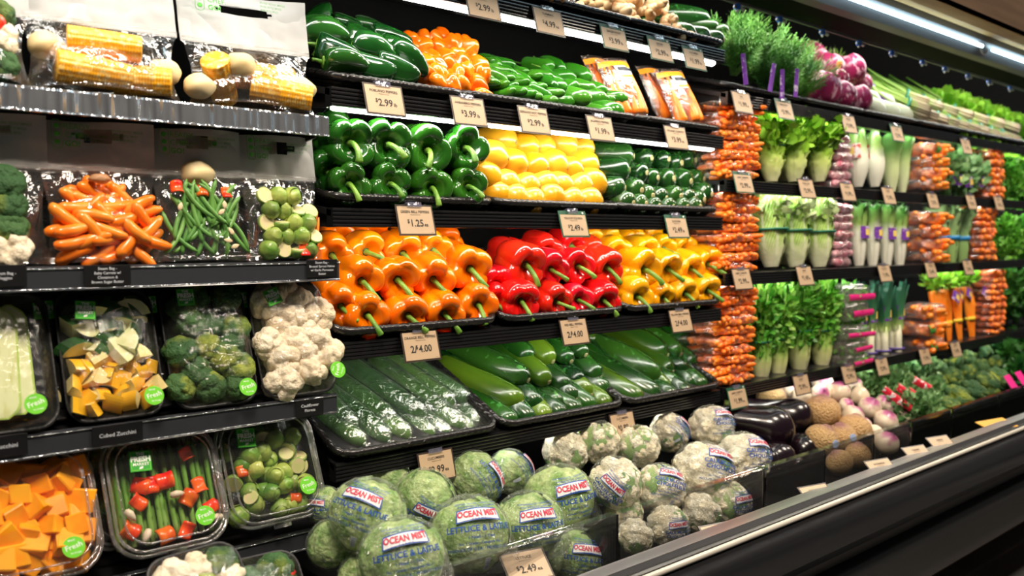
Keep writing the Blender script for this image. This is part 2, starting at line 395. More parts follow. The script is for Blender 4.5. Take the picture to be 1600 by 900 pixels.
def shelf(x0, x1, z, y0, tilt, dep, label, led=True, flat=False, hgt=.036, group=None, drop=-.012, glint=False):
    """z = middle of the front rail"""
    h = hgt/2
    tz = math.tan(math.radians(tilt))
    yb = y0+dep
    top = extr([(y0+.004, z+h-.004), (yb, z+h-.004+dep*tz), (yb, z+h-.014+dep*tz), (y0+.004, z+h-.016)], x0, x1)
    root = link('display_shelf', MB().add(top, smooth=False).mesh('shelf_deck', BLACK)); tag(root, label, 'shelf', group)
    if flat:
        pr = [(y0, z+h), (y0+.003, z+h+.001), (y0+.005, z+h-.004), (y0+.006, z-h+.002), (y0+.002, z-h), (y0-.003, z-h+.001), (y0-.001, z-h+.004), (y0-.001, z+h-.003)]
        link('price_rail', MB().add(extr(pr, x0, x1), smooth=False).mesh('price_rail', RAILG if glint else RAILC), None, root)
        if not glint:
            for zz in (z+h-.003, z-h+.003): link('rail_edge', MB().add(tube([(x0, y0-.002, zz), (x1, y0-.002, zz)], .0013, 6)).mesh('rail_edge', RAILG), None, root)
    else:
        pr = [(y0+.02, z+h), (y0, z+h)]
        for k in range(5):
            a = z+h-(k+.15)*hgt/5; b = z+h-(k+.85)*hgt/5
            pr += [(y0-.003, a), (y0-.0035, (a+b)/2), (y0-.003, b), (y0+.001, b-.0006)]
        pr += [(y0+.001, z-h), (y0+.02, z-h)]
        link('price_rail', MB().add(extr(pr, x0, x1), smooth=False).mesh('price_rail', RAIL), None, root)
    # brackets at both ends
    for xx in (x0+.008, x1-.012):
        br = extr([(y0+.03, z-h), (yb, z-h-.035+dep*tz), (yb, z+h-.01+dep*tz), (y0+.03, z+h-.01)], xx, xx+.004)
        link('bracket', MB().add(br, smooth=False).mesh('bracket', BLACK), None, root)
    if led:
        zq = z-h-drop; ls = extr([(y0+.006, zq+.013), (y0+.008, zq+.004), (y0+.018, zq), (y0+.028, zq+.004), (y0+.030, zq+.013)], x0+.015, x1-.03)
        link('light_strip', MB().add(ls, smooth=False).mesh('light_strip', LEDM), None, root, 'glowing white light strip')
    return root
ZM = [1.642, 1.408, 1.186, .935, .706]
TM = [10, 12, 10, 24, 24]
nm = ['top shelf of the middle bay, holding ginger and turmeric', 'middle bay shelf holding hot peppers and bagged carrots', 'middle bay shelf holding green peppers, squash and zucchini', 'middle bay shelf holding orange, red and yellow peppers', 'lowest middle bay shelf, holding three baskets of cucumbers']
for k in range(5): shelf(0.004, 1.225, ZM[k], 0, TM[k], .34, nm[k], True, group='shelves of the middle bay', drop=(.009, .006, -.012, -.012, -.012)[k])
ZR = [1.532, 1.292, 1.03, .708]
nr = ['top right shelf, holding dill, radicchio and fennel', 'right bay shelf holding green leaf lettuce bunches', 'right bay shelf holding napa cabbages', 'lowest right bay shelf, holding leeks and bunched carrots']
for k in range(4): shelf(1.24, 6.3, ZR[k], 0 if k else 0, (14, 3, 3, 3)[k], .36, nr[k], True, group='shelves of the right bay', drop=(-.006, -.006, -.008, -.012)[k])
ZL = [1.347, 1.088, .845, .605]
nl = ['top left shelf, holding corn bags, with a clear glinting price rail', 'left bay shelf holding steam bags, with labels on its rail', 'left bay shelf holding wrapped vegetable trays', 'left bay shelf holding clamshell boxes']
for k in range(4):
    shelf(-1.35, at((515, 528, 522, 525)[k], 300, -.03).x, ZL[k], -.03, 0, .36, nl[k], k in (), True, .036, group='shelves of the left bay', glint=(k == 0))
shelf(-1.35, -.0, 1.70, -.03, 0, .36, 'shelf above the corn bags, out of view', True, True)

# ------------------------------------------------------------------ woven baskets
WICK = P('woven_black_wicker', (.012, .011, .010), .33, bump=0)
def _weave(m):
    nt = m.node_tree; L = nt.links.new; b = nt.nodes['Principled BSDF']
    tc = nd(nt, 'ShaderNodeTexCoord'); br = nd(nt, 'ShaderNodeTexBrick'); br.offset = .5
    br.inputs['Scale'].default_value = 60; br.inputs['Mortar Size'].default_value = .06; br.inputs['Mortar Smooth'].default_value = 1.; br.inputs['Brick Width'].default_value = 1.1; br.inputs['Row Height'].default_value = .38
    br.inputs['Color1'].default_value = (1, 1, 1, 1); br.inputs['Color2'].default_value = (.6, .6, .6, 1); br.inputs['Mortar'].default_value = (0, 0, 0, 1)
    L(tc.outputs['UV'], br.inputs['Vector'])
    bp = nd(nt, 'ShaderNodeBump'); bp.inputs['Distance'].default_value = .006; bp.inputs['Strength'].default_value = 1; L(br.outputs['Color'], bp.inputs['Height']); L(bp.outputs[0], b.inputs['Normal'])
    mx = nd(nt, 'ShaderNodeMix', data_type='RGBA'); L(br.outputs['Color'], mx.inputs[0]); mx.inputs[6].default_value = (.002, .002, .002, 1); mx.inputs[7].default_value = (.022, .02, .018, 1); L(mx.outputs[2], b.inputs['Base Color'])
_weave(WICK)
WRIM = P('black_wicker_rim', (.013, .012, .012), .25)
def rrect(w, d, r, n=6):
    o = []
    for cx, cy, a0 in ((w/2-r, d-r, 0), (-w/2+r, d-r, 90), (-w/2+r, r, 180), (w/2-r, r, 270)):
        for i in range(n+1):
            a = math.radians(a0+90*i/n); o.append((cx+r*math.cos(a), cy+r*math.sin(a)))
    return o
def dense(pts, step):
    o = []
    for i, p in enumerate(pts):
        q = pts[(i+1) % len(pts)]; L_ = math.dist(p, q); k = max(1, int(L_/step))
        for j in range(k): o.append(tuple(p[c]+(q[c]-p[c])*j/k for c in range(len(p))))
    return o
def basket(name, w_, d, h, M, label, group):
    top = dense(rrect(w_, d, .035), .02); mb = MB()
    per = 0; ring = []
    for i, p in enumerate(top):
        if i: per += math.dist(p, top[i-1])
        ring.append(per)
    cy = d/2; v = []; uv = []; n = len(top); K = 5
    for k in range(K+1):
        t = k/K; s_ = .80+.20*t**.8
        for i, p in enumerate(top):
            v.append((p[0]*(.9+.1*t), cy+(p[1]-cy)*s_, h*t)); uv.append((ring[i], h*t))
    f = [(k*n+i, k*n+(i+1) % n, (k+1)*n+(i+1) % n, (k+1)*n+i) for k in range(K) for i in range(n)]
    f.append(tuple(range(n)))
    mb.add((v, f, uv))
    body = mb.mesh('basket_body', WICK)
    rp = dense([(p[0], p[1], h) for p in top], .0035); m = len(rp)
    r1 = [.0075*(1+.16*abs(math.sin(i*PI/4))) for i in range(m)]
    rm = MB().add(tube(rp, r1, 8, closed=True))
    # strand wound round the rim
    o2 = []
    for i, p in enumerate(rp):
        a = i*.7; q = Vector(p); c = Vector((0, cy, h)); dr = (q-c).normalized()
        o2.append(q+dr*(.0062*math.cos(a))+Vector((0, 0, .0062*math.sin(a))))
    rm.add(tube(o2, .0032, 5, closed=True))
    return thing(name, None, M, label, 'basket', group, [('body', body), ('rim', rm.mesh('rim', WRIM))])
def BM(x, z, tilt, y=.0): return T(x, y, z) @ RX(tilt)
bz = {0: ZM[0]+.004, 1: ZM[1]+.004, 2: ZM[2]+.004, 3: ZM[3]-.004, 4: ZM[4]-.012}
def bask(k, xs, hh, w_=.398, names=(), d=.36):
    for x_, nme in zip(xs, names):
        basket('wicker_basket', w_ if isinstance(w_, float) else w_[xs.index(x_)], d, hh, BM(x_, bz[k], TM[k], .012), 'black woven basket '+nme, 'woven baskets on the middle bay shelves')
bask(0, [.25, .66, 1.04], .035, .39, ['on the top shelf under the clear bag', 'on the top shelf holding ginger roots', 'on the top shelf holding dark cucumbers'], .3)
bask(1, [.17, .47, .74, 1.06], .035, [.30, .27, .26, .33], ['holding shiny dark poblano peppers', 'holding wrinkled orange habanero peppers', 'holding small green chillies', 'holding bagged carrots on the pepper shelf'], .30)
bask(2, [.205, .615, 1.02], .035, .395, ['holding green bell peppers', 'holding yellow squash', 'holding a stack of zucchini'], .30)
bask(3, [.205, .615, 1.02], .045, .395, ['holding orange bell peppers', 'holding red bell peppers', 'holding yellow bell peppers'], .36)
bask(4, [.205, .615, 1.02], .05, .395, ['holding film wrapped long cucumbers', 'holding short dark cucumbers, middle of the lowest shelf', 'holding short cucumbers beside the carrot bag stack'], .36)

# ------------------------------------------------------------------ price tags
PAPER = P('cream_card', (.56, .40, .255), .45); FRAMEM = P('dark_tag_frame', (.05, .035, .028), .35); FRAMEG = P('green_tag_frame', (.02, .10, .055), .4)
CLIPM = film('clip_clear', .2, .6, .25, hazecol=(.5, .5, .7)); PW = .089; PH = .063
_cards = {}
def card(name, price, green):
    k = (name, price, green)
    if k in _cards: return _cards[k]
    mb = MB(); fr = .0036
    mb.add(box(-PW/2, PW/2, 0, .0014, -PH/2, PH/2), 1, smooth=False)
    mb.add(box(-PW/2+fr, PW/2-fr, -.0006, .0006, -PH/2+fr, PH/2-fr-(.006 if green else 0)), 0, smooth=False)
    cardm = mb.mesh('price_card', [PAPER, FRAMEG if green else FRAMEM])
    t = MB(); dz = -.003 if green else 0
    def put(s, size, x, z, bold=0, ax='CENTER', sx=1):
        t.add(text(s, size, bold, ax), 0, T(x, -.0011, z+dz) @ RX(90) @ S(sx, 1, 1), smooth=False)
    put(name, .0074, 0, .0165, .012, sx=1.0)
    put('PRODUCT OF USA', .0028, 0, .0105, .005)
    i = 1 if price[1] == '$' else 0
    num = price.replace('ea', '').replace('lb', ''); unit = price[len(num):]
    if num.startswith('2/'):
        put('2/', .020, -.0195, -.007, .018); put('$', .011, -.0115, -.003, .015); put(num[3:], .020, .0085, -.007, .018, sx=.92)
    else:
        put('$', .011, -.019, -.003, .015); put(num[1:], .020, .0005, -.007, .018, sx=.95); put(unit, .0105, .0225, -.0095, .012)
    put('PLU', .0024, .034, -.026, .004)
    kids = [('printed_text', t.mesh('printed_text', INKB))]
    clip = MB().add(box(-.017, .017, -.004, -.0022, PH/2-.005, PH/2+.004), smooth=False).add(box(-.017, .017, -.004, .006, PH/2+.003, PH/2+.0042), smooth=False)
    kids.append(('clip', clip.mesh('clip', CLIPM)))
    if green:
        g = MB().add(text('ORGANIC', .0062, .01), 0, T(0, -.0013, PH/2-.0058) @ RX(90), smooth=False).add(lathe([(0, .003), (.0003, .003)], 12), 0, T(.034, -.0008, PH/2-.0058) @ RX(90))
        kids.append(('header_text', g.mesh('header_text', P('pale_print', (.7, .75, .68), .5))))
    _cards[k] = (cardm, kids); return _cards[k]
def ptag(px, py, name, price, green, desc, Y=-.016, tilt=-16, sc=1.):
    """pixel of the card's centre"""
    m, kids = card(name, price, green); p = at(px, py, Y)
    return thing('price_tag', m, T(*p) @ RX(tilt) @ S(sc), desc, 'price tag', None, kids)
g_ = 'price tag hung on the rail '
for a in [(755, 8, 'ONIONS', '$2.99lb', 0, 'leftmost price tag on the top rail, reading $2.99'),
          (858, 34, 'TURMERIC', '$4.99ea', 0, 'price tag reading $4.99, under the clear bag on the top shelf'),
          (960, 59, 'GINGER ROOT', '$3.99lb', 1, 'green-edged price tag under the ginger reading $3.99'),
          (1032, 77, 'GINGER', '$2.99lb', 1, 'green-edged price tag reading $2.99, right end of the ginger'),
          (1085, 91, 'CUCUMBER', '$1.99lb', 1, 'green-edged price tag at the right end of the top middle rail'),
          (601, 156, 'POBLANO PEPPERS', '$2.99lb', 0, 'price tag reading POBLANO PEPPERS $2.99, below the dark peppers'),
          (733, 174, 'HABANERO PEPPERS', '$3.99lb', 0, 'price tag reading HABANERO PEPPERS $3.99'),
          (835, 188, 'SERRANO HOT PEPPERS', '$2.99lb', 0, 'price tag reading SERRANO HOT PEPPERS $2.99'),
          (939, 201, 'JALAPENO PEPPERS', '$1.99lb', 0, 'price tag reading JALAPENO PEPPERS $1.99'),
          (1057, 215, 'ORGANIC CARROTS', '$3.99ea', 0, 'price tag reading $3.99, above the stacked zucchini'),
          (650, 344, 'GREEN BELL PEPPERS', '$1.25ea', 0, 'price tag reading GREEN BELL PEPPERS $1.25'),
          (897, 350, 'YELLOW SQUASH', '$2.49lb', 1, 'green-edged price tag reading YELLOW SQUASH $2.49'),
          (1058, 354, 'ZUCCHINI', '$2.49lb', 1, 'green-edged price tag reading ZUCCHINI $2.49'),
          (658, 540, 'ORANGE BELL PEPPERS', '2/$4.00', 0, 'price tag reading ORANGE BELL PEPPERS 2/$4.00'),
          (898, 518, 'RED BELL PEPPERS', '2/$4.00', 0, 'price tag reading RED BELL PEPPERS 2/$4.00'),
          (1064, 501, 'YELLOW BELL PEPPERS', '2/$4.00', 0, 'price tag reading YELLOW BELL PEPPERS 2/$4.00'),
          (683, 728, 'CUCUMBERS', '$2.99ea', 0, 'price tag reading CUCUMBERS $2.99, above the bagged lettuces'),
          (974, 664, 'CUCUMBERS', '$0.89ea', 0, 'price tag reading CUCUMBERS $0.89, above the bagged cauliflowers')]:
    ptag(*a)
rt = [(1160, 160, 'DILL', '$1.99ea', 0, 'on the top right rail, below the dill, leftmost'), (1226, 171, 'RADICCHIO', '$3.99lb', 1, 'on the top right rail, below the dill, second'),
      (1327, 194, 'FENNEL', '$3.99ea', 0, 'on the top right rail under the radicchio'), (1402, 208, 'ANISE', '$2.99ea', 1, 'on the top right rail under the fennel bulbs'), (1510, 229, 'ONIONS', '$1.49ea', 0, 'on the top right rail, farthest right'),
      (1162, 285, 'BABY CARROTS', '$2.99ea', 1, 'beside the upper carrot bag stack'), (1261, 295, 'GREEN LEAF', '$2.99ea', 0, 'below the middle green leaf lettuce'), (1325, 300, 'RADISHES', '$1.99ea', 0, 'above the radish bags of the cabbage shelf'), (1389, 306, 'FENNEL', '$2.99ea', 0, 'below the pale bok choy'), (1458, 314, 'CARROTS', '$2.99ea', 0, 'below the bagged long carrots'), (1518, 316, 'CHARD', '$2.99ea', 0, 'below the purple-tagged greens'), (1561, 318, 'CARROTS', '$2.99ea', 0, 'on the second right rail, farthest right'),
      (1160, 436, 'BABY CARROTS', '$2.99ea', 0, 'beside the lower carrot bag stack'), (1258, 431, 'NAPA', '$1.49lb', 0, 'below the middle napa cabbage'), (1383, 427, 'BOK CHOY', '$1.99lb', 0, 'below the white bok choy bunches'), (1455, 422, 'CARROTS', '$2.49ea', 0, 'on the third right rail above the bagged carrots'), (1513, 418, 'GREENS', '$2.49ea', 0, 'on the third right rail, farthest right'),
      (1153, 621, 'BABY CARROTS', '$1.99ea', 1, 'above the eggplants'), (1253, 601, 'CELERY', '$2.99ea', 0, 'above the pale rutabagas'), (1327, 585, 'HEARTS', '$2.99ea', 0, 'above the turnips'), (1379, 573, 'LEEKS', '$2.99ea', 0, 'under the leeks'), (1446, 557, 'CARROTS', '$1.99ea', 0, 'under the bunched carrots, left'), (1494, 546, 'CARROTS', '$1.99ea', 0, 'on the lowest right rail, farthest right')]
for a in rt: ptag(*a[:5], 'price tag '+a[5])
# tags lying on the chrome ledge
for px, py, nme, pr_, d in ((823, 884, 'LETTUCE', '$2.49ea', 'tan price tag lying at the lettuces, nearest the camera'), (1130, 838, 'CAULIFLOWER', '$3.29ea', 'tan price tag on the chrome ledge reading $3.29'), (1280, 775, 'EGGPLANT', '$2.49lb', 'tan price tag on the chrome ledge before the eggplants'),
                       (1380, 733, 'RUTABAGA', '$1.49lb', 'tan price tag on the chrome ledge before the rutabagas'), (1437, 711, 'TURNIPS', '$1.49lb', 'tan price tag on the ledge before the turnips'), (1474, 695, 'GREENS', '$1.99ea', 'tan price tag on the ledge before the red-tagged greens')):
    m, kids = card(nme, pr_, False)
    p = at(px, py, CY-.01)
    if px == 823: p = at(px, py, CY+.10)
    thing('price_tag', m, T(p.x, p.y, p.z) @ RZ(-14) @ RX(-52), d, 'price tag', None, kids[:1])
p = at(1558, 664, CY-.0)
thing('price_tag', MB().add(rbox(-.07, .07, -.003, 0, -.03, .03, .001), smooth=False).mesh('orange_card', P('orange_card', (.85, .42, .02), .4)), T(*p) @ RZ(-12) @ RX(-72), 'bright orange card on the far part of the chrome ledge', 'price tag')

# ------------------------------------------------------------------ peppers
def interp(pts, n):
    xs = [p[0] for p in pts]; a = np.linspace(0, 1, n)
    t = np.linspace(0, 1, len(pts))
    P_ = np.array(pts, dtype=float)
    # Catmull-Rom through the points
    out = []
    for u in a:
        s_ = u*(len(pts)-1); i = min(int(s_), len(pts)-2); f = s_-i
        p0 = P_[max(i-1, 0)]; p1 = P_[i]; p2 = P_[i+1]; p3 = P_[min(i+2, len(pts)-1)]
        out.append(tuple(.5*((2*p1)+(-p0+p2)*f+(2*p0-5*p1+4*p2-p3)*f*f+(-p0+3*p1-3*p2+p3)*f**3)))
    return out
STEM = P('pepper_stem', (.10, .26, .025), .45, col2=(.22, .42, .05), scale=30, bump=.4, bscale=150)
CALYX = P('pepper_calyx', (.02, .09, .012), .5)
def bell(name, mat, seed, nl=4, L_=.094, r=.045):
    rs = random.Random(seed); ph = rs.random()*6; lobe = [rs.uniform(.92, 1.07) for _ in range(nl)]; ripp = rs.uniform(.8, 1.25)
    prof = interp([(.78, .012), (.80, .16), (.93, .42), (1.0, .62), (.97, .86), (.82, 1.0), (.55, .99), (.28, .90), (.08, .74), (.0, .52), (.04, .28), (.10, .05)], 44)
    prof = [(z*L_-L_*.5, max(.0008, q*r)) for z, q in prof][::-1]
    def mod(th, t, z, q):
        k = nl*(th+ph)/(2*PI); i = int(math.floor(k)) % nl; fr = k-math.floor(k)
        c = abs(math.sin(PI*fr))                 # 0 in the groove
        g = c**.55
        zt = z/L_+.5
        amp = .13+.16*max(0, zt-.45)*2*ripp+.05*max(0, .3-zt)*3
        lo = lobe[i]*.5+lobe[(i+1) % nl]*.25+lobe[(i-1) % nl]*.25
        rr = q*(1+amp*(g-.75))*(1+(lo-1)*1.2*min(1, q/r))
        zz = z+(g-.6)*.010*max(0, (zt-.55))*2.2*min(1, q/(r*.5)) - (g-.6)*.008*max(0, .2-zt)*4*(q/r)
        rr *= 1+.03*noise.noise(Vector((math.cos(th)*1.6+seed*5, math.sin(th)*1.6, zt*2.5)))
        return zz, rr
    g = lathe(prof, 48, mod)
    body = MB().add(g).mesh(name, mat)
    b = rs.uniform(-.5, .5); top = L_*.30
    pts = [(0, 0, top-.004), (.0005, 0, top+.010), (.005, b*.004, top+.022), (.013, b*.010, top+.033), (.023, b*.016, top+.040), (.033, b*.02, top+.041)]
    st = MB().add(tube(interp(pts, 14), [.0075, .0066, .0058, .0053, .0050, .0049, .0049, .0049, .0050, .0052, .0055, .0059, .0064, .0066], 10))
    cal = MB()
    def cf(th, t, z, q): return z-.006*(q/.015)**2, q*(1+.18*math.cos(5*th+ph)) 
    cal.add(lathe([(top+.004, .002), (top+.003, .008), (top+.0008, .0135), (top-.002, .0138)], 24, cf))
    return body, st.mesh('stem', STEM), cal.mesh('calyx', CALYX)
def kids_of(v): return [('stem', v[1], None, None, [('calyx', v[2])])]
OR = P('orange_pepper', (1.0, .155, .001), .16, col2=(1.0, .24, .002), scale=12, rnd=.06, coat=.5, sss=.08)
RE = P('red_pepper', (.72, .012, .006), .16, col2=(.85, .02, .008), scale=12, rnd=.1, coat=.5, sss=.05)
YE = P('yellow_pepper', (1.0, .40, .002), .16, col2=(1.0, .48, .006), scale=12, rnd=.05, coat=.5, sss=.08)
GR = P('green_pepper', (.016, .10, .008), .16, col2=(.03, .15, .010), scale=12, rnd=.12, coat=.5)
BELLS = {n: [bell(n, m, 31*i+k*7+3, nl=(4, 3, 4, 4)[k], L_=(.094, .09, .1, .088)[k]) for k in range(4)] for i, (n, m) in enumerate((('orange_bell_pepper', OR), ('red_bell_pepper', RE), ('yellow_bell_pepper', YE), ('green_bell_pepper', GR)))}
CNT = [0]
def place_row(name, variants, rows, cat, group, desc, ax0, jit=.15, rollfn=None, kidsfn=kids_of, base=1., rpx_of=None, back=0., nat=None):
    """rows: (where, [(px, py, Y[, scale[, axis]])...]) listed left to right"""
    for where, its in rows:
        for i, it in enumerate(its):
            px, py, Y = it[:3]; sc = (it[3] if len(it) > 3 and it[3] else base); axis = it[4] if len(it) > 4 else None
            v = variants[CNT[0] % len(variants)]; CNT[0] += 1
            if axis is None: axis = (ax0[0]+R.uniform(-jit, jit), ax0[1]+R.uniform(-jit, jit)*.4, ax0[2]+R.uniform(-jit, jit))
            p = at(px, py, Y)
            M = orient(p, axis, rollfn() if rollfn else R.uniform(0, 360), sc)
            if back: M = M @ T(0, 0, -back)
            n_ = len(its)
            lab = f'{desc} {where}, {nth(i, n_)}' if n_ > 1 else f'{desc} {where}'
            thing(name, v[0] if isinstance(v, tuple) else v, M, lab, cat, group, kidsfn(v) if kidsfn else ())
def sroll(): return R.uniform(-35, 35)
# the stem curves to local +X; a roll of about 45 sends it down to the right
def roll_b():
    return R.uniform(-70, -25)
def bellrow(c, rows, grp, **k): place_row(c+'_bell_pepper', BELLS[c+'_bell_pepper'], rows, 'bell pepper', grp, c+' bell pepper', (-.22, -1, -.22), rollfn=roll_b, **k)
bellrow('orange', [
    ('in the lower front row', [(566, 489, .052), (629, 485, .052), (684, 481, .052), (740, 472, .052)]),
    ('in the upper front row', [(553, 434, .085, 1.05), (614, 432, .085, 1.08), (669, 428, .085, 1.05), (725, 415, .085, 1.12)]),
    ('in the third row, partly covered', [(512, 394, .15), (562, 391, .15), (622, 390, .15, 1.05), (668, 390, .15), (700, 404, .14)]),
    ('in the shaded back row', [(517, 374, .24), (578, 370, .24), (636, 372, .24), (690, 376, .24)]),
    ('at the left basket edge behind a rail label', [(520, 450, .11)]),
    ('low at the left basket edge', [(528, 470, .075, .9)]),
    ], 'orange bell peppers in the basket')
bellrow('red', [
    ('in the lower front row', [(806, 464, .052, 1.03), (857, 465, .055, .9), (895, 466, .055, .9), (934, 462, .052, 1.)]),
    ('in the upper front row', [(809, 408, .085, 1.15), (853, 415, .09, .95), (893, 415, .085, 1.02), (936, 411, .085, 1.04)]),
    ('in the back row, partly covered', [(790, 396, .17), (841, 388, .17), (882, 382, .17, 1.05)]),
    ('in the gap beside the yellow row', [(915, 392, .15)]),
    ('at the left edge, showing its side', [(768, 440, .10, .95)]),
    ('low at the left edge', [(765, 462, .09, .8)]),
    ], 'red bell peppers in the basket')
bellrow('yellow', [
    ('in the lower front row', [(984, 459, .055, 1.05), (1022, 457, .058, .92), (1060, 453, .055, 1.), (1093, 449, .055, 1.)]),
    ('in the upper front row', [(991, 417, .085, 1.2), (1032, 413, .085, 1.05), (1068, 413, .085, 1.05), (1094, 407, .085, 1.1)]),
    ('in the third row', [(955, 394, .15, 1.05), (995, 389, .15), (1028, 388, .15), (1058, 389, .15), (1086, 394, .14)]),
    ('in the shaded back row', [(912, 378, .22), (943, 376, .22), (977, 373, .22), (1011, 373, .22)]),
    ('at the left edge behind the reds', [(962, 436, .11, 1.0)]),
    ], 'yellow bell peppers in the basket')
place_row('green_bell_pepper', BELLS['green_bell_pepper'], [
    ('in the lower row', [(540, 287, .05, .95), (604, 291, .05, .95), (667, 293, .05, .98), (724, 294, .05, .95)]),
    ('in the upper row', [(537, 226, .07, 1.15), (599, 231, .07, 1.18), (657, 234, .07, 1.15), (717, 237, .07, 1.15, (-.3, -1, .1))]),
    ('at the back, mostly hidden by a rail', [(513, 208, .15, 1.1)]),
    ('peeking over the upper row, third gap', [(625, 226, .17)]),
    ('low at the left, in shade', [(507, 268, .10)]),
    ], 'bell pepper', 'green bell peppers in the basket', 'green bell pepper', (-.25, -1, -.05), rollfn=lambda: R.uniform(-115, -50))

# ------------------------------------------------------------------ long vegetables
def longveg(name, mat, L_, r, seed, prof, curve=.0, n=20, sides=0, tipmat=None, endr=.28, wob=.02, k=26):
    """axis along Z from 0 (hidden end) to L_ (the end that shows)"""
    rs = random.Random(seed); ph = rs.random()*6
    pr = [(z*L_, max(.0006, q*r)) for z, q in interp(prof, k)]
    def mod(th, t, z, q):
        m = 1+wob*noise.noise(Vector((math.cos(th)+seed, math.sin(th), z/L_*4)))*2
        if sides: m *= 1+.02*math.cos(sides*th+ph)
        return z, q*m
    def bend(x, y, z): return (x+curve*math.sin(PI*z/L_), y, z)
    mb = MB().add(lathe(pr, n, mod, bend))
    me = mb.mesh(name, mat)
    if not tipmat: return (me, None)
    tip = MB().add(lathe([(-.004, r*endr), (.0005, r*endr*.9), (.0012, r*endr*.5), (.0002, .0005)], 12), 0, T(0, 0, L_))
    return (me, tip.mesh('blossom_end', tipmat))
def kid_tip(v): return [('blossom_end', v[1])] if v[1] else []
SCAR = P('blossom_scar', (.42, .36, .16), .6)
ZUC = P('zucchini_skin', (.008, .045, .007), .22, col2=(.025, .10, .012), scale=8, lo=.45, hi=.75, col3=(.06, .16, .03), rnd=.15, stretch=(1, 1, .25), coat=.35)
CUC = P('cucumber_skin', (.007, .045, .006), .25, col2=(.03, .12, .009), scale=9, lo=.4, hi=.75, rnd=.2, stretch=(1, 1, .2), bump=.3, bscale=90, coat=.3, col3=(.05, .2, .04))
CUCY = P('cucumber_skin_light', (.012, .065, .006), .25, col2=(.15, .26, .010), scale=9, lo=.35, hi=.7, rnd=.1, stretch=(1, 1, .2), bump=.3, bscale=90, coat=.3)
SQU = P('squash_skin', (.72, .32, .005), .28, col2=(.85, .46, .03), scale=9, lo=.4, hi=.75, rnd=.07, stretch=(1, 1, .2), coat=.2)
VZ = [longveg('zucchini', ZUC, .20, .031, s, [(0, .5), (.04, .75), (.2, .85), (.5, .95), (.8, 1.0), (.93, .9), (.98, .62), (1., .25)], (.006, -.006, .003)[s], tipmat=SCAR, wob=.012) for s in range(3)]
VC = [longveg('cucumber', (CUC, CUC, CUCY, CUC)[s], .21, .030, s+9, [(0, .1), (.03, .5), (.12, .85), (.4, 1.), (.7, 1.0), (.9, .82), (.97, .55), (1., .2)], (.008, -.005, .004, 0)[s], tipmat=SCAR, endr=.22, wob=.025) for s in range(4)]
VS = [longveg('yellow_squash', SQU, .17, .036, s+20, [(0, .3), (.04, .42), (.3, .55), (.55, .85), (.75, 1.0), (.9, .85), (.97, .5), (1., .18)], (.006, -.004, .0)[s], tipmat=P('squash_scar', (.35, .22, .05), .6), endr=.14, wob=.03) for s in range(3)]
# yellow squash
sq = [('in the top row', [(797, 222, .12, 1.1, (.35, -1, -.1)), (833, 231, .11), (858, 233, .11), (893, 230, .115, 1.05), (920, 232, .12, 1.)]),
      ('in the second row', [(783, 247, .075, 1.12, (.75, -1, -.05)), (815, 259, .075), (847, 262, .075, 1.08), (877, 261, .078, 1.1), (902, 266, .075), (926, 260, .08, 1.05)]),
      ('in the third row', [(774, 281, .07, 1.1, (.7, -1, -.2)), (802, 289, .05), (833, 292, .05, 1.12), (864, 289, .05), (887, 292, .05), (916, 291, .05, 1.1), (938, 290, .055, 1.1)]),
      ('in the bottom row', [(792, 309, .05), (815, 312, .028), (842, 314, .028), (873, 313, .028), (903, 313, .028, 1.02), (932, 314, .028, 1.05)])]
place_row('yellow_squash', VS, sq, 'squash', 'yellow squash in the basket', 'yellow squash', (.55, -1, -.16), jit=.2, kidsfn=kid_tip, base=1.0, back=.155)
zu = [('in the top row', [(980, 244, .11, 1.2, (.85, -1, -.02)), (1011, 247, .11), (1038, 249, .11), (1058, 255, .11, 1.05), (1080, 250, .11), (1096, 252, .11)]),
      ('in the second row', [(974, 266, .075, 1.1, (.9, -1, 0)), (1003, 270, .075), (1021, 278, .075, .95), (1045, 280, .075, 1.1), (1072, 283, .075, 1.1), (1093, 280, .08), (1107, 277, .085)]),
      ('in the third row', [(967, 294, .05, 1.1, (.8, -1, -.05)), (996, 297, .05), (1013, 306, .045), (1034, 310, .045), (1057, 306, .045), (1078, 310, .045, .95), (1093, 312, .045), (1105, 303, .05)]),
      ('in the bottom row', [(982, 317, .025), (1002, 319, .025), (1024, 322, .025, .9), (1046, 323, .025, .9), (1068, 323, .025, .9), (1088, 323, .025, .9)])]
place_row('zucchini', VZ, zu, 'zucchini', 'zucchini stacked in the basket', 'dark green zucchini', (.1, -1, -.05), jit=.1, kidsfn=kid_tip, base=1.0, back=.185)
# loose cucumbers
dn = (.10, -1, -.42)
c2 = [('on top of the middle basket', [(822, 556, .15, 1.2), (857, 560, .13, 1.1), (886, 560, .12, 1.1), (909, 550, .12, 1.05)]),
      ('in the second layer of the middle basket', [(816, 590, .10, 1.2, (.35, -1, -.35)), (851, 592, .09, 1.05), (882, 603, .08, 1.05), (903, 595, .085, 1.), (931, 585, .085, 1.1)]),
      ('in the third layer of the middle basket', [(806, 625, .07, 1.2, (.35, -1, -.35)), (837, 630, .06), (869, 630, .055, 1.1), (893, 620, .06), (917, 613, .06), (943, 608, .06)]),
      ('in the bottom layer of the middle basket', [(798, 658, .04, 1.05), (826, 656, .035), (851, 651, .035), (875, 648, .03), (900, 641, .03), (922, 635, .03), (946, 632, .03)]),
      ('at the left back of the middle basket', [(722, 568, .24, 1.), (748, 575, .2, 1.)])]
place_row('cucumber', VC, c2, 'cucumber', 'loose cucumbers in the middle basket', 'dark green cucumber', dn, jit=.08, kidsfn=kid_tip, base=1.02, back=.195)
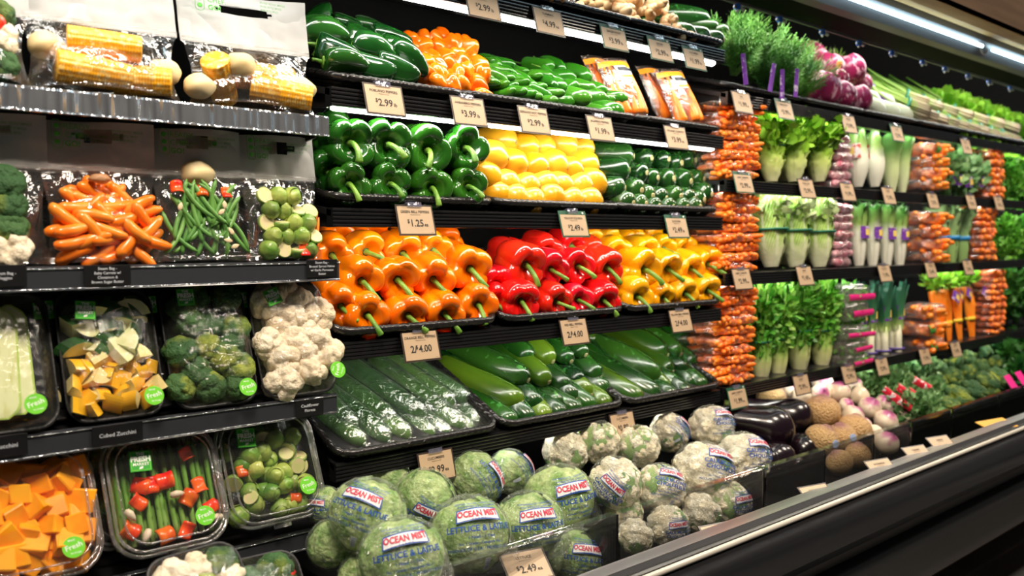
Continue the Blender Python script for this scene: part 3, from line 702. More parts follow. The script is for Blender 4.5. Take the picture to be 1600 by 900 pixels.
c3 = [('on top of the right basket', [(1034, 551, .14, 1.3, (.3, -1, -.38)), (1057, 549, .13, 1.2), (1075, 533, .14, 1.15)]),
      ('in the second layer of the right basket', [(1022, 586, .09, 1.3, (.35, -1, -.42)), (1045, 577, .10), (1069, 577, .09), (1082, 566, .10)]),
      ('in the third layer of the right basket', [(1020, 616, .05, 1.3, (.35, -1, -.45)), (1039, 605, .065), (1058, 604, .06), (1080, 600, .06), (1093, 590, .07)]),
      ('in the bottom layer of the right basket', [(994, 622, .035, 1.25, (.3, -1, -.45)), (1050, 618, .03, .9), (1072, 613, .03, .9), (1098, 602, .035, .9)]),
      ('at the left back of the right basket', [(925, 532, .25), (935, 552, .22), (945, 566, .19)])]
place_row('cucumber', VC[1:]+VC[:1], c3, 'cucumber', 'loose cucumbers in the right basket', 'green cucumber', dn, jit=.08, kidsfn=kid_tip, base=1.0, back=.195)
# long wrapped cucumbers
ENG = P('wrapped_cucumber_skin', (.03, .13, .010), .3, col2=(.13, .30, .02), scale=10, lo=.4, hi=.75, stretch=(1, 1, .15), bump=.25, bscale=70, rnd=.2)
SHR = film('shrink_wrap', .22, .9, .10, bump=1.0, bscale=55, rough=.16, hazecol=(.75, .95, .75))
def eng(seed):
    me, _ = longveg('wrapped_cucumber', ENG, .34, .0235, seed, [(0, .2), (.03, .7), (.12, .95), (.5, 1.), (.85, 1.0), (.95, .8), (1., .3)], (.01, -.008, .004)[seed % 3], sides=7, wob=.03)
    pr = interp([(-.02, .35), (-.005, .3), (.03, .78), (.12, 1.), (.5, 1.05), (.85, 1.05), (.96, .88), (1.0, .42), (1.012, .22), (1.03, .36), (1.045, .30)], 40)
    c = (.01, -.008, .004)[seed % 3]
    def mod(th, t, z, q):
        return z, q*(1.01+.05*abs(noise.noise(Vector((math.cos(th)*2.5+seed, math.sin(th)*2.5, z*60))))+(.2*math.sin(5*th+z*300) if t > .9 else 0))
    g = lathe([(z*.34, max(.001, q*.0245)) for z, q in pr], 22, mod, lambda x, y, z: (x+c*math.sin(PI*max(0, min(1, z/.34))), y, z))
    return me, MB().add(g).mesh('shrink_wrap', SHR)
VE = [eng(s) for s in range(3)]
dE = (.20, -1, -.46)
e_ = [('in the upper layer', [(551, 668, .09, 1.1, (.05, -1, -.5)), (613, 659, .085, 1.08, (.30, -1, -.47)), (660, 650, .085, 1.05, (.34, -1, -.47)), (683, 651, .10, 1.0, (.3, -1, -.45)), (706, 631, .10, 1.02, (.28, -1, -.47)), (729, 626, .10, 1.02, (.25, -1, -.45))]),
      ('in the lower layer', [(566, 692, .045), (604, 688, .045), (637, 682, .045), (675, 679, .045, .9), (701, 683, .04), (722, 668, .045, .9), (738, 673, .04, .8), (753, 664, .05), (766, 663, .055, .95)])]
place_row('wrapped_cucumber', VE, e_, 'cucumber', 'film wrapped long cucumbers', 'long cucumber in shiny shrink film', dE, jit=.07, kidsfn=lambda v: [('shrink_wrap', v[1])], base=.98, back=.335)

# ------------------------------------------------------------------ hot peppers
POB = P('poblano_skin', (.006, .055, .008), .15, col2=(.015, .10, .012), scale=10, rnd=.15, coat=.7)
LOWG = P('chilli_skin', (.03, .20, .010), .17, col2=(.06, .27, .015), scale=10, rnd=.12, coat=.5)
HAB = P('habanero_skin', (1.0, .16, .002), .18, col2=(1, .25, .006), scale=14, rnd=.06, coat=.4, sss=.08)
def chilli(name, mat, L_, r, seed, prof, curve, crease=.12, nl=3, stem=True, sr=.1, flat=1):
    rs = random.Random(seed); ph = rs.random()*6
    pr = [(z*L_, max(.0006, q*r)) for z, q in interp(prof, 24)]
    def mod(th, t, z, q):
        g = abs(math.sin(nl*(th+ph)/2))**.6
        return z, q*(1+crease*(g-.7)*(1.3-t))*(1+.05*noise.noise(Vector((math.cos(th)*2+seed, math.sin(th)*2, z/L_*4))))
    def bend(x, y, z): return (x+curve*math.sin(PI*z/L_), y*flat, z)
    me = MB().add(lathe(pr, 24, mod, bend)).mesh(name, mat)
    st = MB().add(tube([(0, 0, .003), (.001, 0, -.006), (.004, 0, -.016), (.006, .002, -.024)], [r*sr*1.6, r*sr*1.3, r*sr, r*sr*1.2], 8)) .add(lathe([(-.002, r*sr), (-.0015, r*.33), (.002, r*.4)], 14))
    return me, st.mesh('stem', STEM)
def kid_stem(v): return [('stem', v[1])]
PB = [chilli('poblano_pepper', POB, .112, .038, s, [(.03, .15), (0, .6), (.04, .9), (.2, 1.), (.5, .93), (.78, .68), (.94, .36), (1, .08)], (.012, -.01, .006)[s], .3, nl=(3, 2, 3)[s], flat=.8) for s in range(3)]
pb = [((505, 36), .22, (.1, -.3, .9)), ((512, 55), .10, (.9, -.5, .05)), ((545, 38), .2, (1, -.2, -.05)), ((578, 40), .2, (1, -.3, -.1)), ((575, 62), .13, (1, -.35, -.2)), ((615, 63), .13, (1, -.3, -.1)),
      ((535, 82), .06, (.9, -.45, -.25)), ((588, 84), .07, (.9, -.5, -.25)), ((626, 86), .09, (.8, -.6, -.5)), ((545, 102), .04, (1, -.3, -.05)), ((588, 106), .035, (1, -.3, .0)), ((625, 110), .035, (1, -.3, -.15)), ((640, 99), .06, (.7, -.5, -.5))]
pbw = ['at the dark back left corner', 'at the left edge, curled', 'small and bright at the back left', 'bright at the back', 'behind the big middle ones', 'at the top right with a dull patch', 'big and glossy in front, left', 'glossy in front, middle', 'pointing down at the right', 'underneath at the left', 'underneath in the middle', 'underneath at the right', 'next to the orange habaneros']
for i, ((px, py), Y, axs) in enumerate(pb):
    v = PB[i % 3]; p = at(px, py, Y); sc = (.6 if i in (2, 3) else .84)
    thing('poblano_pepper', v[0], orient(p, axs, R.uniform(0, 360), sc) @ T(0, 0, -.06), 'dark green poblano pepper '+pbw[i], 'pepper', 'poblano peppers in the basket', kid_stem(v))
def poly_in(x, y, pg):
    c = False; j = len(pg)-1
    for i in range(len(pg)):
        if (pg[i][1] > y) != (pg[j][1] > y) and x < (pg[j][0]-pg[i][0])*(y-pg[i][1])/(pg[j][1]-pg[i][1])+pg[i][0]: c = not c
        j = i
    return c
def fill(pg, sx, sy, rs, jit=.3):
    """staggered spots inside a pixel polygon, top to bottom in rows"""
    xs = [p[0] for p in pg]; ys = [p[1] for p in pg]; rows = []; y = min(ys)+sy*.5; k = 0
    while y < max(ys):
        row = []; x = min(xs)+sx*(.5 if k % 2 else .0)
        while x < max(xs):
            a = x+rs.uniform(-jit, jit)*sx; b = y+rs.uniform(-jit, jit)*sy
            if poly_in(x, y, pg): row.append((a, b))
            x += sx
        if row: rows.append(row)
        y += sy; k += 1
    return rows
ROWN = ['top row', 'second row down', 'third row down', 'fourth row down', 'fifth row down', 'sixth row down', 'seventh row down', 'eighth row down', 'ninth row down', 'tenth row down']
def heap(name, variants, pg, sx, sy, Yb, Yf, cat, group, desc, axis, jit, base, kidsfn=None, seed=1, back=0, bury=.0):
    """a sloping heap: rows from the back (Yb) to the front (Yf)"""
    rs = random.Random(seed); rows = fill(pg, sx, sy, rs); n = len(rows)
    for j, row in enumerate(rows):
        Y = Yb+(Yf-Yb)*(j/max(1, n-1))
        row = sorted(row)
        for i, (px, py) in enumerate(row):
            ax = tuple(axis[c]+rs.uniform(-jit, jit) for c in range(3)); v = variants[rs.randrange(len(variants))]
            rn = ROWN[j] if j < n-1 else 'bottom row'
            thing(name, v[0] if isinstance(v, tuple) else v, orient(at(px, py, Y+rs.uniform(-.008, .008)), ax, rs.uniform(0, 360), base*rs.uniform(.88, 1.12)) @ T(0, 0, -back),
                  f'{desc} in the {rn}, {nth(i, len(row))}' if len(row) > 1 else f'{desc} alone in the {rn}', cat, group, kidsfn(v) if kidsfn else ())
HB = [chilli('habanero_pepper', HAB, .042, .021, s+4, [(.05, .2), (0, .5), (.03, .85), (.25, 1.0), (.55, .92), (.8, .6), (.95, .35), (1., .08)], 0, .5, nl=(3, 4, 3, 5)[s]) for s in range(4)]
heap('habanero_pepper', HB, [(640, 55), (672, 52), (722, 66), (742, 85), (752, 102), (764, 138), (758, 148), (700, 140), (655, 128), (640, 100)], 19, 14.5, .17, .03, 'pepper', 'habanero peppers in the basket', 'wrinkled orange habanero', (.3, -.8, -.4), .7, 1.0, None, 5, .02)
for (px, py, Y) in ((733, 74, .13),):
    thing('habanero_pepper', HB[1][0], orient(at(px, py, Y), (.2, -.9, .3), 40, 1.15) @ T(0, 0, -.02), 'orange habanero standing on top of the heap', 'pepper', 'habanero peppers in the basket', kid_stem(HB[1]))
SE = [chilli('serrano_pepper', LOWG, .062, .0115, s+8, [(.02, .3), (0, .6), (.06, .95), (.4, 1.0), (.8, .85), (.95, .5), (1, .1)], (.004, -.004)[s], .04) for s in range(2)]
heap('serrano_pepper', SE, [(745, 92), (790, 96), (815, 108), (850, 112), (868, 122), (868, 158), (820, 152), (765, 140), (750, 120)], 15, 11.5, .16, .03, 'pepper', 'serrano peppers in the basket', 'small green serrano pepper', (.45, -.9, -.25), .35, 1.1, kid_stem, 6, .04)
JA = [chilli('jalapeno_pepper', LOWG, .078, .0175, s+12, [(.02, .3), (0, .65), (.06, .95), (.3, 1.05), (.75, .95), (.93, .6), (1, .1)], (.004, -.003)[s], .05) for s in range(2)]
heap('jalapeno_pepper', JA, [(825, 98), (880, 106), (905, 116), (945, 130), (965, 145), (974, 168), (968, 182), (920, 170), (868, 158), (868, 130)], 22, 16, .16, .035, 'pepper', 'jalapeno peppers in the basket', 'plump green jalapeno pepper', (.45, -.9, -.2), .25, 1.1, kid_stem, 7, .05)

# ================================================================== left bay: packed vegetables
STG = P('sticker_green', (.03, .36, .03), .4); STL = P('sticker_light_green', (.16, .62, .03), .4); STW = P('sticker_white', (.85, .88, .82), .4)
FOAM = P('black_foam_tray', (.012, .012, .013), .4, bump=.3, bscale=200)
CLAM = film('clamshell_plastic', .05, .45, .015, bump=.15, bscale=18, rough=.05)
CLAMR = film('clamshell_rim', .28, .8, .12, bump=.35, bscale=60, rough=.08)
def rr2(w_, h_, r, n=6, cy=None):
    o = rrect(w_, h_, r, n); return [(x, y) for x, y in o]
def sq_sticker():
    mb = MB(); e = .0145
    mb.add(rbox(-e, e, -e, e, 0, .0006, .0003), 0, smooth=False)
    fr = .0016
    for a in (box(-e+fr, e-fr, e-fr-.0008, e-fr, .0006, .0009), box(-e+fr, e-fr, -e+fr, -e+fr+.0008, .0006, .0009), box(-e+fr, -e+fr+.0008, -e+fr, e-fr, .0006, .0009), box(e-fr-.0008, e-fr, -e+fr, e-fr, .0006, .0009)): mb.add(a, 2, smooth=False)
    mb.add(text('THE', .0062, .02), 1, T(0, .0095, .0011), smooth=False)
    mb.add(text('FRESH', .0098, .045), 1, T(0, .0025, .0011), smooth=False)
    mb.add(text('MARKET', .0058, .02), 1, T(0, -.0045, .0011), smooth=False)
    mb.add(([(-.003, -.0115, .001), (-.002, -.0082, .001), (.003, -.0072, .001), (.0022, -.0105, .001)], [(0, 3, 2, 1)]), 1, smooth=False)
    return mb.mesh('square_sticker', [STG, STW, STL])
SQS = sq_sticker()
def rd_sticker():
    mb = MB(); mb.add(lathe([(0, .015), (.0006, .015), (.0007, .0148)], 32), 0, smooth=False)
    mb.add(text('Fresh', .0105, .01), 1, T(0, .001, .0009) @ RZ(12), smooth=False)
    mb.add(text('MADE', .0035, .01), 1, T(-.002, .0095, .0009), smooth=False).add(text('IN STORE', .0032, .01), 1, T(.002, -.0085, .0009), smooth=False)
    return mb.mesh('round_sticker', [STL, STW])
RDS = rd_sticker()
def dish(w_, h_, d, r, flare=.85, lip=.004):
    """open rounded dish, floor at z = 0, rim at z = d; origin at the lower edge's middle"""
    mb = MB(); v = []; n = None; K = [(0, flare, 1), (.15, flare+.03, 1), (.85, .97, 1), (1, 1, 1), (1.0, 1.03, 1), (.92, 1.035, 1)]
    for z, s_, _ in K:
        pts = rrect(w_*s_, h_*s_, r*s_); n = len(pts)
        for x, y in pts: v.append((x, y+h_*(1-s_)/2, z*d))
    f = [(k*n+i, k*n+(i+1) % n, (k+1)*n+(i+1) % n, (k+1)*n+i) for k in range(len(K)-1) for i in range(n)]+[tuple(range(n))]
    return v, f
def dome(w_, h_, z0, hd, r, crown=.8, seed=0, wr=.0):
    """film or lid: grid over a rounded rectangle rising from z0 to z0+hd"""
    def fn(u, v):
        x = (u-.5)*2; y = (v-.5)*2
        # map square to rounded outline
        k = 1-.10*(abs(x)*abs(y))**3
        m = max(abs(x), abs(y)); z = z0+hd*(1-max(0, (m-crown)/(1-crown))**2)
        z += wr*noise.noise(Vector((x*6+seed*3, y*6, seed)))
        return (x*w_/2*k, h_/2+y*h_/2*k, z)
    return sheet(fn, 22, 22)
def frame(x, y, z, lean, rz=0, roll=0): return T(x, y, z) @ RZ(rz) @ RX(90-lean) @ RZ(roll)
TW, TH = .142, .205
foam_m = MB().add(dish(TW, TH, .022, .03)).mesh('foam_tray', FOAM)
def wrap_m(s): return MB().add(dome(TW*1.01, TH*1.01, .021, .030, .03, .55, s, .004)).mesh('film_wrap', WRAP)
WR = [wrap_m(s) for s in range(3)]
def tray(M, label, sq=(-.04, .17, 0), rd=(.045, .02, 0), i=0):
    kids = [('film_wrap', WR[i % 3])]
    if sq: kids.append(('square_sticker', SQS, T(sq[0], sq[1], .0535) @ RZ(sq[2]) , 'green square store sticker'))
    if rd: kids.append(('round_sticker', RDS, T(rd[0], rd[1], .050) @ RZ(rd[2]), 'light green round sticker'))
    return thing('foam_tray', foam_m, M, label, 'tray', 'film wrapped vegetable trays', kids)
# ---- cut vegetables
def chunk(skin, flesh, s, seed, a0=0, a1=100, L_=.02):
    """wedge cut from a round vegetable: curved skin, flat flesh"""
    mb = MB(); rs = random.Random(seed); n = 8; r = s
    arc = [(r*math.cos(math.radians(a0+(a1-a0)*i/n)), r*math.sin(math.radians(a0+(a1-a0)*i/n))) for i in range(n+1)]
    pts = [(0, 0)]+arc; m = len(pts); sk = rs.uniform(-.3, .3)*s
    cx = sum(p[0] for p in pts)/m; cy = sum(p[1] for p in pts)/m
    v = [(x-cx, y-cy, -L_/2) for x, y in pts]+[(x-cx+sk, y-cy, L_/2) for x, y in pts]
    for i in range(m):
        mb.add(([v[i], v[(i+1) % m], v[m+(i+1) % m], v[m+i]], [(0, 1, 2, 3)]), 0 if 0 < i < m-1 else 1, smooth=False)
    mb.add(([v[i] for i in range(m)], [tuple(range(m-1, -1, -1))]), 1, smooth=False).add(([v[m+i] for i in range(m)], [tuple(range(m))]), 1, smooth=False)
    return mb.mesh('chunk', [skin, flesh])
ZSK = P('zucchini_rind', (.012, .06, .012), .3, col2=(.04, .13, .03), scale=30); ZFL = P('zucchini_flesh', (.62, .66, .32), .4, col2=(.74, .72, .44), scale=40, sss=.1)
SSK = P('squash_rind', (.9, .48, .02), .3); SFL = P('squash_flesh', (.80, .62, .22), .4, col2=(.88, .74, .36), scale=40, sss=.1)
BUT = P('butternut_flesh', (1.0, .34, .006), .32, col2=(1.0, .45, .015), scale=30, sss=.1, rnd=.06)
ZCH = [chunk(ZSK, ZFL, s, i, 0, a, l) for i, (s, a, l) in enumerate(((.024, 95, .018), (.027, 110, .022), (.022, 170, .012), (.026, 80, .03)))]
SCH = [chunk(SSK, SFL, s, i, 0, a, l) for i, (s, a, l) in enumerate(((.022, 70, .022), (.024, 80, .024), (.021, 90, .02)))]
def cubish(seed, s):
    rs = random.Random(seed); v, f = rbox(-s*rs.uniform(.8, 1.3), s, -s, s*rs.uniform(.8, 1.2), -s*.8, s*.8, s*.12)
    v = [(x+y*rs.uniform(-.02, .02)+z*.2*rs.uniform(-1, 1), y+x*.15*(seed % 3-1), z) for x, y, z in v]
    return MB().add((v, f), smooth=False).mesh('butternut_cube', BUT)
BCH = [cubish(s, .0135) for s in range(4)]
def rrand(rs, M, x, y, z, a=180): return M @ T(x, y, z) @ Matrix.Rotation(math.radians(rs.uniform(-a, a)), 4, (rs.uniform(-1, 1), rs.uniform(-1, 1), rs.uniform(-1, 1)))
def scatter(M, pool, nx, ny, x0, x1, y0, y1, z, name, cat, group, desc, seed, sc=1., jit=.3, a=180, where='', zj=.004, layers=1, kids=None, spin=None):
    rs = random.Random(seed); dx = (x1-x0)/nx; dy = (y1-y0)/ny
    for k in range(layers):
        for j in range(ny):
            for i in range(nx):
                x = x0+(i+.5+(.25 if j % 2 else -.25)+rs.uniform(-jit, jit))*dx; y = y0+(j+.5+rs.uniform(-jit, jit))*dy
                v = pool[rs.randrange(len(pool))]
                m = v[0] if isinstance(v, tuple) else v
                MM = rrand(rs, M, x, y, z+k*.012+rs.uniform(-zj, zj), a) if spin is None else M @ T(x, y, z+k*.012+rs.uniform(-zj, zj)) @ spin(rs)
                if layers > 1 and k < layers-1 and 0 < i < nx-1 and 0 < j < ny-1: continue
                lb = f'{desc}, {nth(i, nx)}, {"bottom row" if j == 0 else ROWN[ny-1-j]}{where}' if k == layers-1 else f'{desc} at the rim, lower layer{where}'
                thing(name, m, MM @ S(sc*rs.uniform(.9, 1.12)), lb, cat, group, (kids(v) if kids else ()))
# ---- florets
BRC = P('broccoli_crown', (.03, .10, .022), .7, col2=(.26, .32, .03), scale=22, lo=.52, hi=.68, bump=1, bscale=260, rnd=.25); BRS = P('broccoli_stalk', (.30, .45, .12), .5)
CAU = P('cauliflower_curd', (.80, .66, .46), .6, col2=(.88, .78, .60), scale=20, bump=1, bscale=220, sss=.1); CAS = P('cauliflower_stalk', (.80, .74, .52), .5)
def floret(crown, stalk, nm_, seed, big=.026, amp=.22, n=26, k=34, flat=.72, lump2=90):
    v, f, uv = sph(k, int(k*.7), 1)
    v = lumps(v, n, amp, seed); v = lumps(v, lump2, amp*.45, seed+5)
    v = [(x*big*1.02, y*big, z*big*flat) for x, y, z in v]
    c = MB().add((v, f, uv)).mesh(nm_, crown)
    st = MB(); rs = random.Random(seed)
    st.add(tube([(0, 0, -big*1.25), (0, 0, -big*.6), (0, 0, 0)], [big*.36, big*.32, big*.5], 10))
    for i in range(4):
        a = i*PI/2+rs.random(); st.add(tube([(0, 0, -big*.8), (big*.35*math.cos(a), big*.35*math.sin(a), -big*.35), (big*.6*math.cos(a), big*.6*math.sin(a), 0)], [big*.18, big*.15, big*.2], 8))
    return c, st.mesh('stalk', stalk)
BRF = [floret(BRC, BRS, 'broccoli_floret', s, .026, .24, 22, 40, .75, 120) for s in range(3)]
CAF = [floret(CAU, CAS, 'cauliflower_floret', s+9, .026, .42, (9, 12, 7)[s], 40, .8, 50) for s in range(3)]
def kid_stalk(v): return [('stalk', v[1])]
def halfz():
    """half a zucchini, cut face up"""
    mb = MB(); n = 12; K = 16; L_ = .17; v = []
    for k in range(K+1):
        t = k/K; r = .026*(1-.12*t)*min(1, math.sin(PI*min(1, (t*.985+.012)))*3)**.5
        for i in range(n+1):
            a = PI+PI*i/n; v.append((r*math.cos(a), L_*t, r*.9*math.sin(a)))
    f = [(k*(n+1)+i, k*(n+1)+i+1, (k+1)*(n+1)+i+1, (k+1)*(n+1)+i) for k in range(K) for i in range(n)]
    mb.add((v, f), 0)
    tp = [v[k*(n+1)] for k in range(K+1)]+[v[k*(n+1)+n] for k in range(K, -1, -1)]
    tp = [(x, y, .0002) for x, y, z in tp]; mb.add((tp, [tuple(range(len(tp)))]), 1, smooth=False)
    inn = [(x*.88, y*.97+.0025, .0008) for x, y, z in tp]; mb.add((inn, [tuple(range(len(inn)))]), 2, smooth=False)
    return mb.mesh('zucchini_half', [ZSK, P('zucchini_edge', (.42, .58, .12), .4), P('zucchini_cut', (.70, .74, .42), .35, col2=(.58, .60, .24), scale=25, lo=.5, hi=.7, stretch=(4, 1, 1))])
HZ = halfz()
# ---- the wrapped trays of the third shelf
ZS = ZL[2]+.02
def tf(x, y=-.012, lean=20, roll=0, rz=0): return frame(x, y, ZS+.0, lean, rz, roll)
M0 = tf(-.545); tray(M0, 'film wrapped tray of halved zucchini at the left edge', None, (.035, .03, 5), 0)
for i, (x, y, z, a, w_) in enumerate(((-.03, .025, .022, 2, 'leftmost, lower layer'), (.018, .022, .02, -1, 'rightmost, lower layer'), (-.006, .016, .032, -4, 'on top, crossing the others'))):
    thing('zucchini_half', HZ, M0 @ T(x, y, z) @ RZ(a) @ S(1, .98, .5), 'halved zucchini, cut face out, '+w_, 'zucchini', 'zucchini halves in a tray')
for (x, y, rz, w_, pool, nm_) in ((-.418, .045, 0, 'tray of cubed squash tucked behind the front one', 0, 'c'), (-.262, .045, 0, 'broccoli tray tucked behind the front one', 1, 'b'), (-.10, .045, 0, 'cauliflower tray tucked behind the front one', 2, 'f')):
    Mb = tf(x-.012, y, 16); tray(Mb, 'film wrapped '+w_, (-.045, .165, 0), None, 1)
    if pool == 0: scatter(Mb, ZCH, 1, 3, -.065, -.035, .07, .16, .022, 'zucchini_chunk', 'zucchini', 'chunks in the tray behind', 'zucchini chunk', 3, where=' of the hidden tray', a=30); scatter(Mb, SCH, 1, 3, -.062, -.035, .01, .08, .022, 'squash_chunk', 'squash', 'chunks in the tray behind', 'yellow squash chunk', 3, where=' of the hidden tray', a=30)
    else: scatter(Mb, (BRF, CAF)[pool-1], 1, 3, -.062, -.035, .03, .16, .016, ('broccoli_floret', 'cauliflower_floret')[pool-1], ('broccoli', 'cauliflower')[pool-1], 'florets in the trays behind', ('broccoli floret', 'cauliflower floret')[pool-1], 4, a=30, sc=.8, where=' of the hidden tray')
M1 = tf(-.39); tray(M1, 'film wrapped tray of cubed zucchini and yellow squash', (-.038, .165, -6), (.046, .022, 0), 1)
fl = lambda rs: RZ(rs.uniform(0, 360)) @ RX(rs.choice((0, 90, 60, 120))+rs.uniform(-25, 25)) @ RY(rs.uniform(-25, 25))
scatter(M1, ZCH, 4, 4, -.058, .06, .105, .185, .024, 'zucchini_chunk', 'zucchini', 'zucchini chunks in the front tray', 'cut zucchini chunk with dark rind', 12, spin=fl, sc=1.28)
scatter(M1, SCH, 5, 5, -.06, .058, .012, .105, .024, 'squash_chunk', 'squash', 'yellow squash chunks in the front tray', 'cut yellow squash chunk', 13, spin=fl, sc=1.08)
M2 = tf(-.232); tray(M2, 'film wrapped tray of broccoli florets', (-.04, .178, 0), (.042, .018, 0), 2)
up = lambda rs: RX(rs.uniform(-35, 35)) @ RY(rs.uniform(-35, 35)) @ RZ(rs.uniform(0, 360))
scatter(M2, BRF, 3, 5, -.06, .06, .012, .195, .024, 'broccoli_floret', 'broccoli', 'broccoli florets in the front tray', 'broccoli floret', 14, spin=up, sc=.95, kids=kid_stalk)
M3 = tf(-.078, roll=0); tray(M3, 'film wrapped tray of cauliflower florets, at the shelf end', (-.04, .172, 18), (.062, .03, 60), 0)
scatter(M3, CAF, 3, 5, -.055, .06, .015, .19, .022, 'cauliflower_floret', 'cauliflower', 'cauliflower florets in the front tray', 'cauliflower floret', 15, spin=up, sc=1.0, kids=kid_stalk)

# ---- clamshells
CW, CH = .182, .195
tub = MB().add(dish(CW, CH, .035, .045, .86)).mesh('tub', CLAM)
lidm = MB().add(dome(CW*.93, CH*.93, .040, .016, .04, .8)).mesh('lid', CLAM)
rm = MB()
for (e, z, r) in ((0, .036, .0034), (-.006, .042, .0026), (-.016, .052, .0016)):
    pts = [(x*(1+2*e/CW), CH/2+(y-CH/2)*(1+2*e/CH), z) for x, y in dense(rrect(CW, CH, .045, 8), .01)]
    rm.add(tube(pts, r, 8, closed=True))
rm.add(rbox(-.016, .016, -.010, .004, .034, .039, .001))
for s_ in (-1, 1): rm.add(rbox(s_*.05-.018, s_*.05+.018, CH-.004, CH+.012, .034, .041, .002))
rimm = rm.mesh('rim', CLAMR)
def clam(M, label, sq=None, rd=None):
    kids = [('lid', lidm), ('rim', rimm)]
    if sq: kids.append(('square_sticker', SQS, T(sq[0], sq[1], .0575) @ RZ(sq[2]) @ S(1.15), 'green square store sticker'))
    if rd: kids.append(('round_sticker', RDS, T(rd[0], rd[1], .0575) @ RZ(0) @ S(1.05), 'light green round sticker'))
    return thing('clamshell_box', tub, M, label, 'plastic box', 'clamshell vegetable boxes', kids)
ZC = ZL[3]+.022
def cf_(x, y=-.03, lean=26, rz=0): return frame(x, y, ZC+.012, lean, rz, 0)
N0 = cf_(-.515); clam(N0, 'clear clamshell box of orange butternut cubes at the left', None, (.045, .035))
scatter(N0, BCH, 5, 6, -.078, .078, .012, .175, .026, 'butternut_cube', 'squash', 'butternut cubes in the clamshell', 'orange butternut cube', 21, sc=1.15, layers=1, a=60, jit=.2)
scatter(N0, BCH, 4, 4, -.06, .06, .03, .15, .038, 'butternut_cube', 'squash', 'upper butternut cubes in the clamshell', 'orange butternut cube on top', 22, sc=1.1, a=60, jit=.25)
N1 = cf_(-.318); clam(N1, 'clear clamshell box of asparagus with red pepper pieces', (-.038, .145, -4), (.046, .04))
N2 = cf_(-.128, -.012, 24); clam(N2, 'clear clamshell box of brussels sprouts at the shelf end', (-.044, .152, -4), (.052, .05))
for x, y in ((-.34, .05), (-.15, .06), (-.53, .05)):
    clam(cf_(x, y, 20), f'clear clamshell box behind the {("asparagus", "sprout", "butternut")[[-.34, -.15, -.53].index(x)]} box', None, None)
    scatter(cf_(x, y, 20), BCH[:2] if x == -.53 else BRF, 3, 3, -.06, .06, .05, .17, .02, 'butternut_cube' if x == -.53 else 'broccoli_floret', 'squash' if x == -.53 else 'broccoli', 'vegetables in the boxes behind', ('butternut cube' if x == -.53 else 'green floret')+' in the box behind the '+{-.34: 'asparagus', -.15: 'sprouts', -.53: 'butternut'}[x], int(x*-100), sc=.9, a=60)
ASP = P('asparagus_stalk', (.10, .26, .03), .4, ramp=[(0, (.30, .42, .12)), (.3, (.13, .32, .035)), (.75, (.10, .24, .04)), (1, (.07, .10, .05))], scale=40)
def spear(seed):
    rs = random.Random(seed); L_ = .15; mb = MB()
    g = lathe([(0, .0036), (.02, .004), (.08, .0038), (.11, .0042), (.125, .0046), (.14, .0034), (.15, .0006)], 10, lambda th, t, z, q: (z, q*(1+.05*math.sin(3*th))))
    mb.add(g)
    for k in range(14):
        z = .02+.1*(k/14)**.7 if k < 6 else .095+(k-6)*.006; a = k*2.4; r = .0042
        c = Vector((r*math.cos(a), r*math.sin(a), z)); o = Vector((math.cos(a), math.sin(a), 0)); t_ = Vector((-math.sin(a), math.cos(a), 0))
        mb.add(([tuple(c-t_*.002), tuple(c+t_*.002), tuple(c+o*.0012+Vector((0, 0, .007)))], [(0, 1, 2)]), uv=[(0, .8)]*3)
    return mb.mesh('asparagus_spear', ASP)
SPE = [spear(s) for s in range(2)]
rs = random.Random(4)
for i in range(24):
    x = -.076+.152*((i*.5) % 12)/11.5; lay = i % 2
    thing('asparagus_spear', SPE[i % 2], N1 @ T(x+rs.uniform(-.003, .003), .018+rs.uniform(0, .01), .014+lay*.010) @ RX(-90) @ RZ(rs.uniform(0, 360)) @ RY(rs.uniform(-2, 2)) @ S(1.1, 1.1, 1.0), f'green asparagus spear, {"upper" if lay else "lower"} layer, {ORD[i//2]}', 'asparagus', 'asparagus spears in the clamshell')
PRD = P('cut_red_pepper', (.80, .035, .012), .2, col2=(1.0, .16, .02), scale=25, rnd=.15, coat=.4)
def pslice(seed):
    rs = random.Random(seed)
    def fn(u, v): a = (u-.5)*rs_a; return (math.sin(a)*.018, (v-.5)*.034*(1-.3*(u-.5)**2), math.cos(a)*.018-.016+.003*math.sin(v*6+seed))
    rs_a = rs.uniform(1.6, 2.6)
    g = sheet(fn, 10, 6); v, f, uv = g; n = len(v); v2 = [(x*.86, y, z-.003) for x, y, z in v]
    ed = []
    for j in range(6): ed += [(j*11, (j+1)*11, n+(j+1)*11, n+j*11), (j*11+10, n+j*11+10, n+(j+1)*11+10, (j+1)*11+10)]
    for i in range(10): ed += [(i, n+i, n+i+1, i+1), (66+i, 66+i+1, n+66+i+1, n+66+i)]
    return MB().add((v+v2, f+[tuple(a+n for a in reversed(q)) for q in f]+ed, uv+uv)).mesh('pepper_piece', PRD)
PSL = [pslice(s) for s in range(3)]
pw = ['below the square sticker', 'left of the sticker centre, low', 'beside the garlic', 'large and red, right of the garlic', 'curled at the right side', 'small at the bottom left corner', 'at the bottom middle', 'at the bottom right', 'tiny, near the spear tips', 'at the left, flat', 'beside the round sticker']
for i, (x, y) in enumerate(((-.022, .108), (-.045, .085), (.0, .112), (.034, .076), (.054, .094), (-.063, .045), (-.012, .026), (.02, .025), (.044, .15), (-.038, .112), (.066, .055))):
    thing('pepper_piece', PSL[i % 3], N1 @ T(x, y, .040) @ RZ(i*47) @ RX(20*math.sin(i*2)) @ S(.62 if i == 8 else .8), 'red pepper piece '+pw[i], 'pepper piece', 'red pepper pieces on the asparagus')
GAR = P('garlic_clove', (.82, .70, .52), .4, sss=.1)
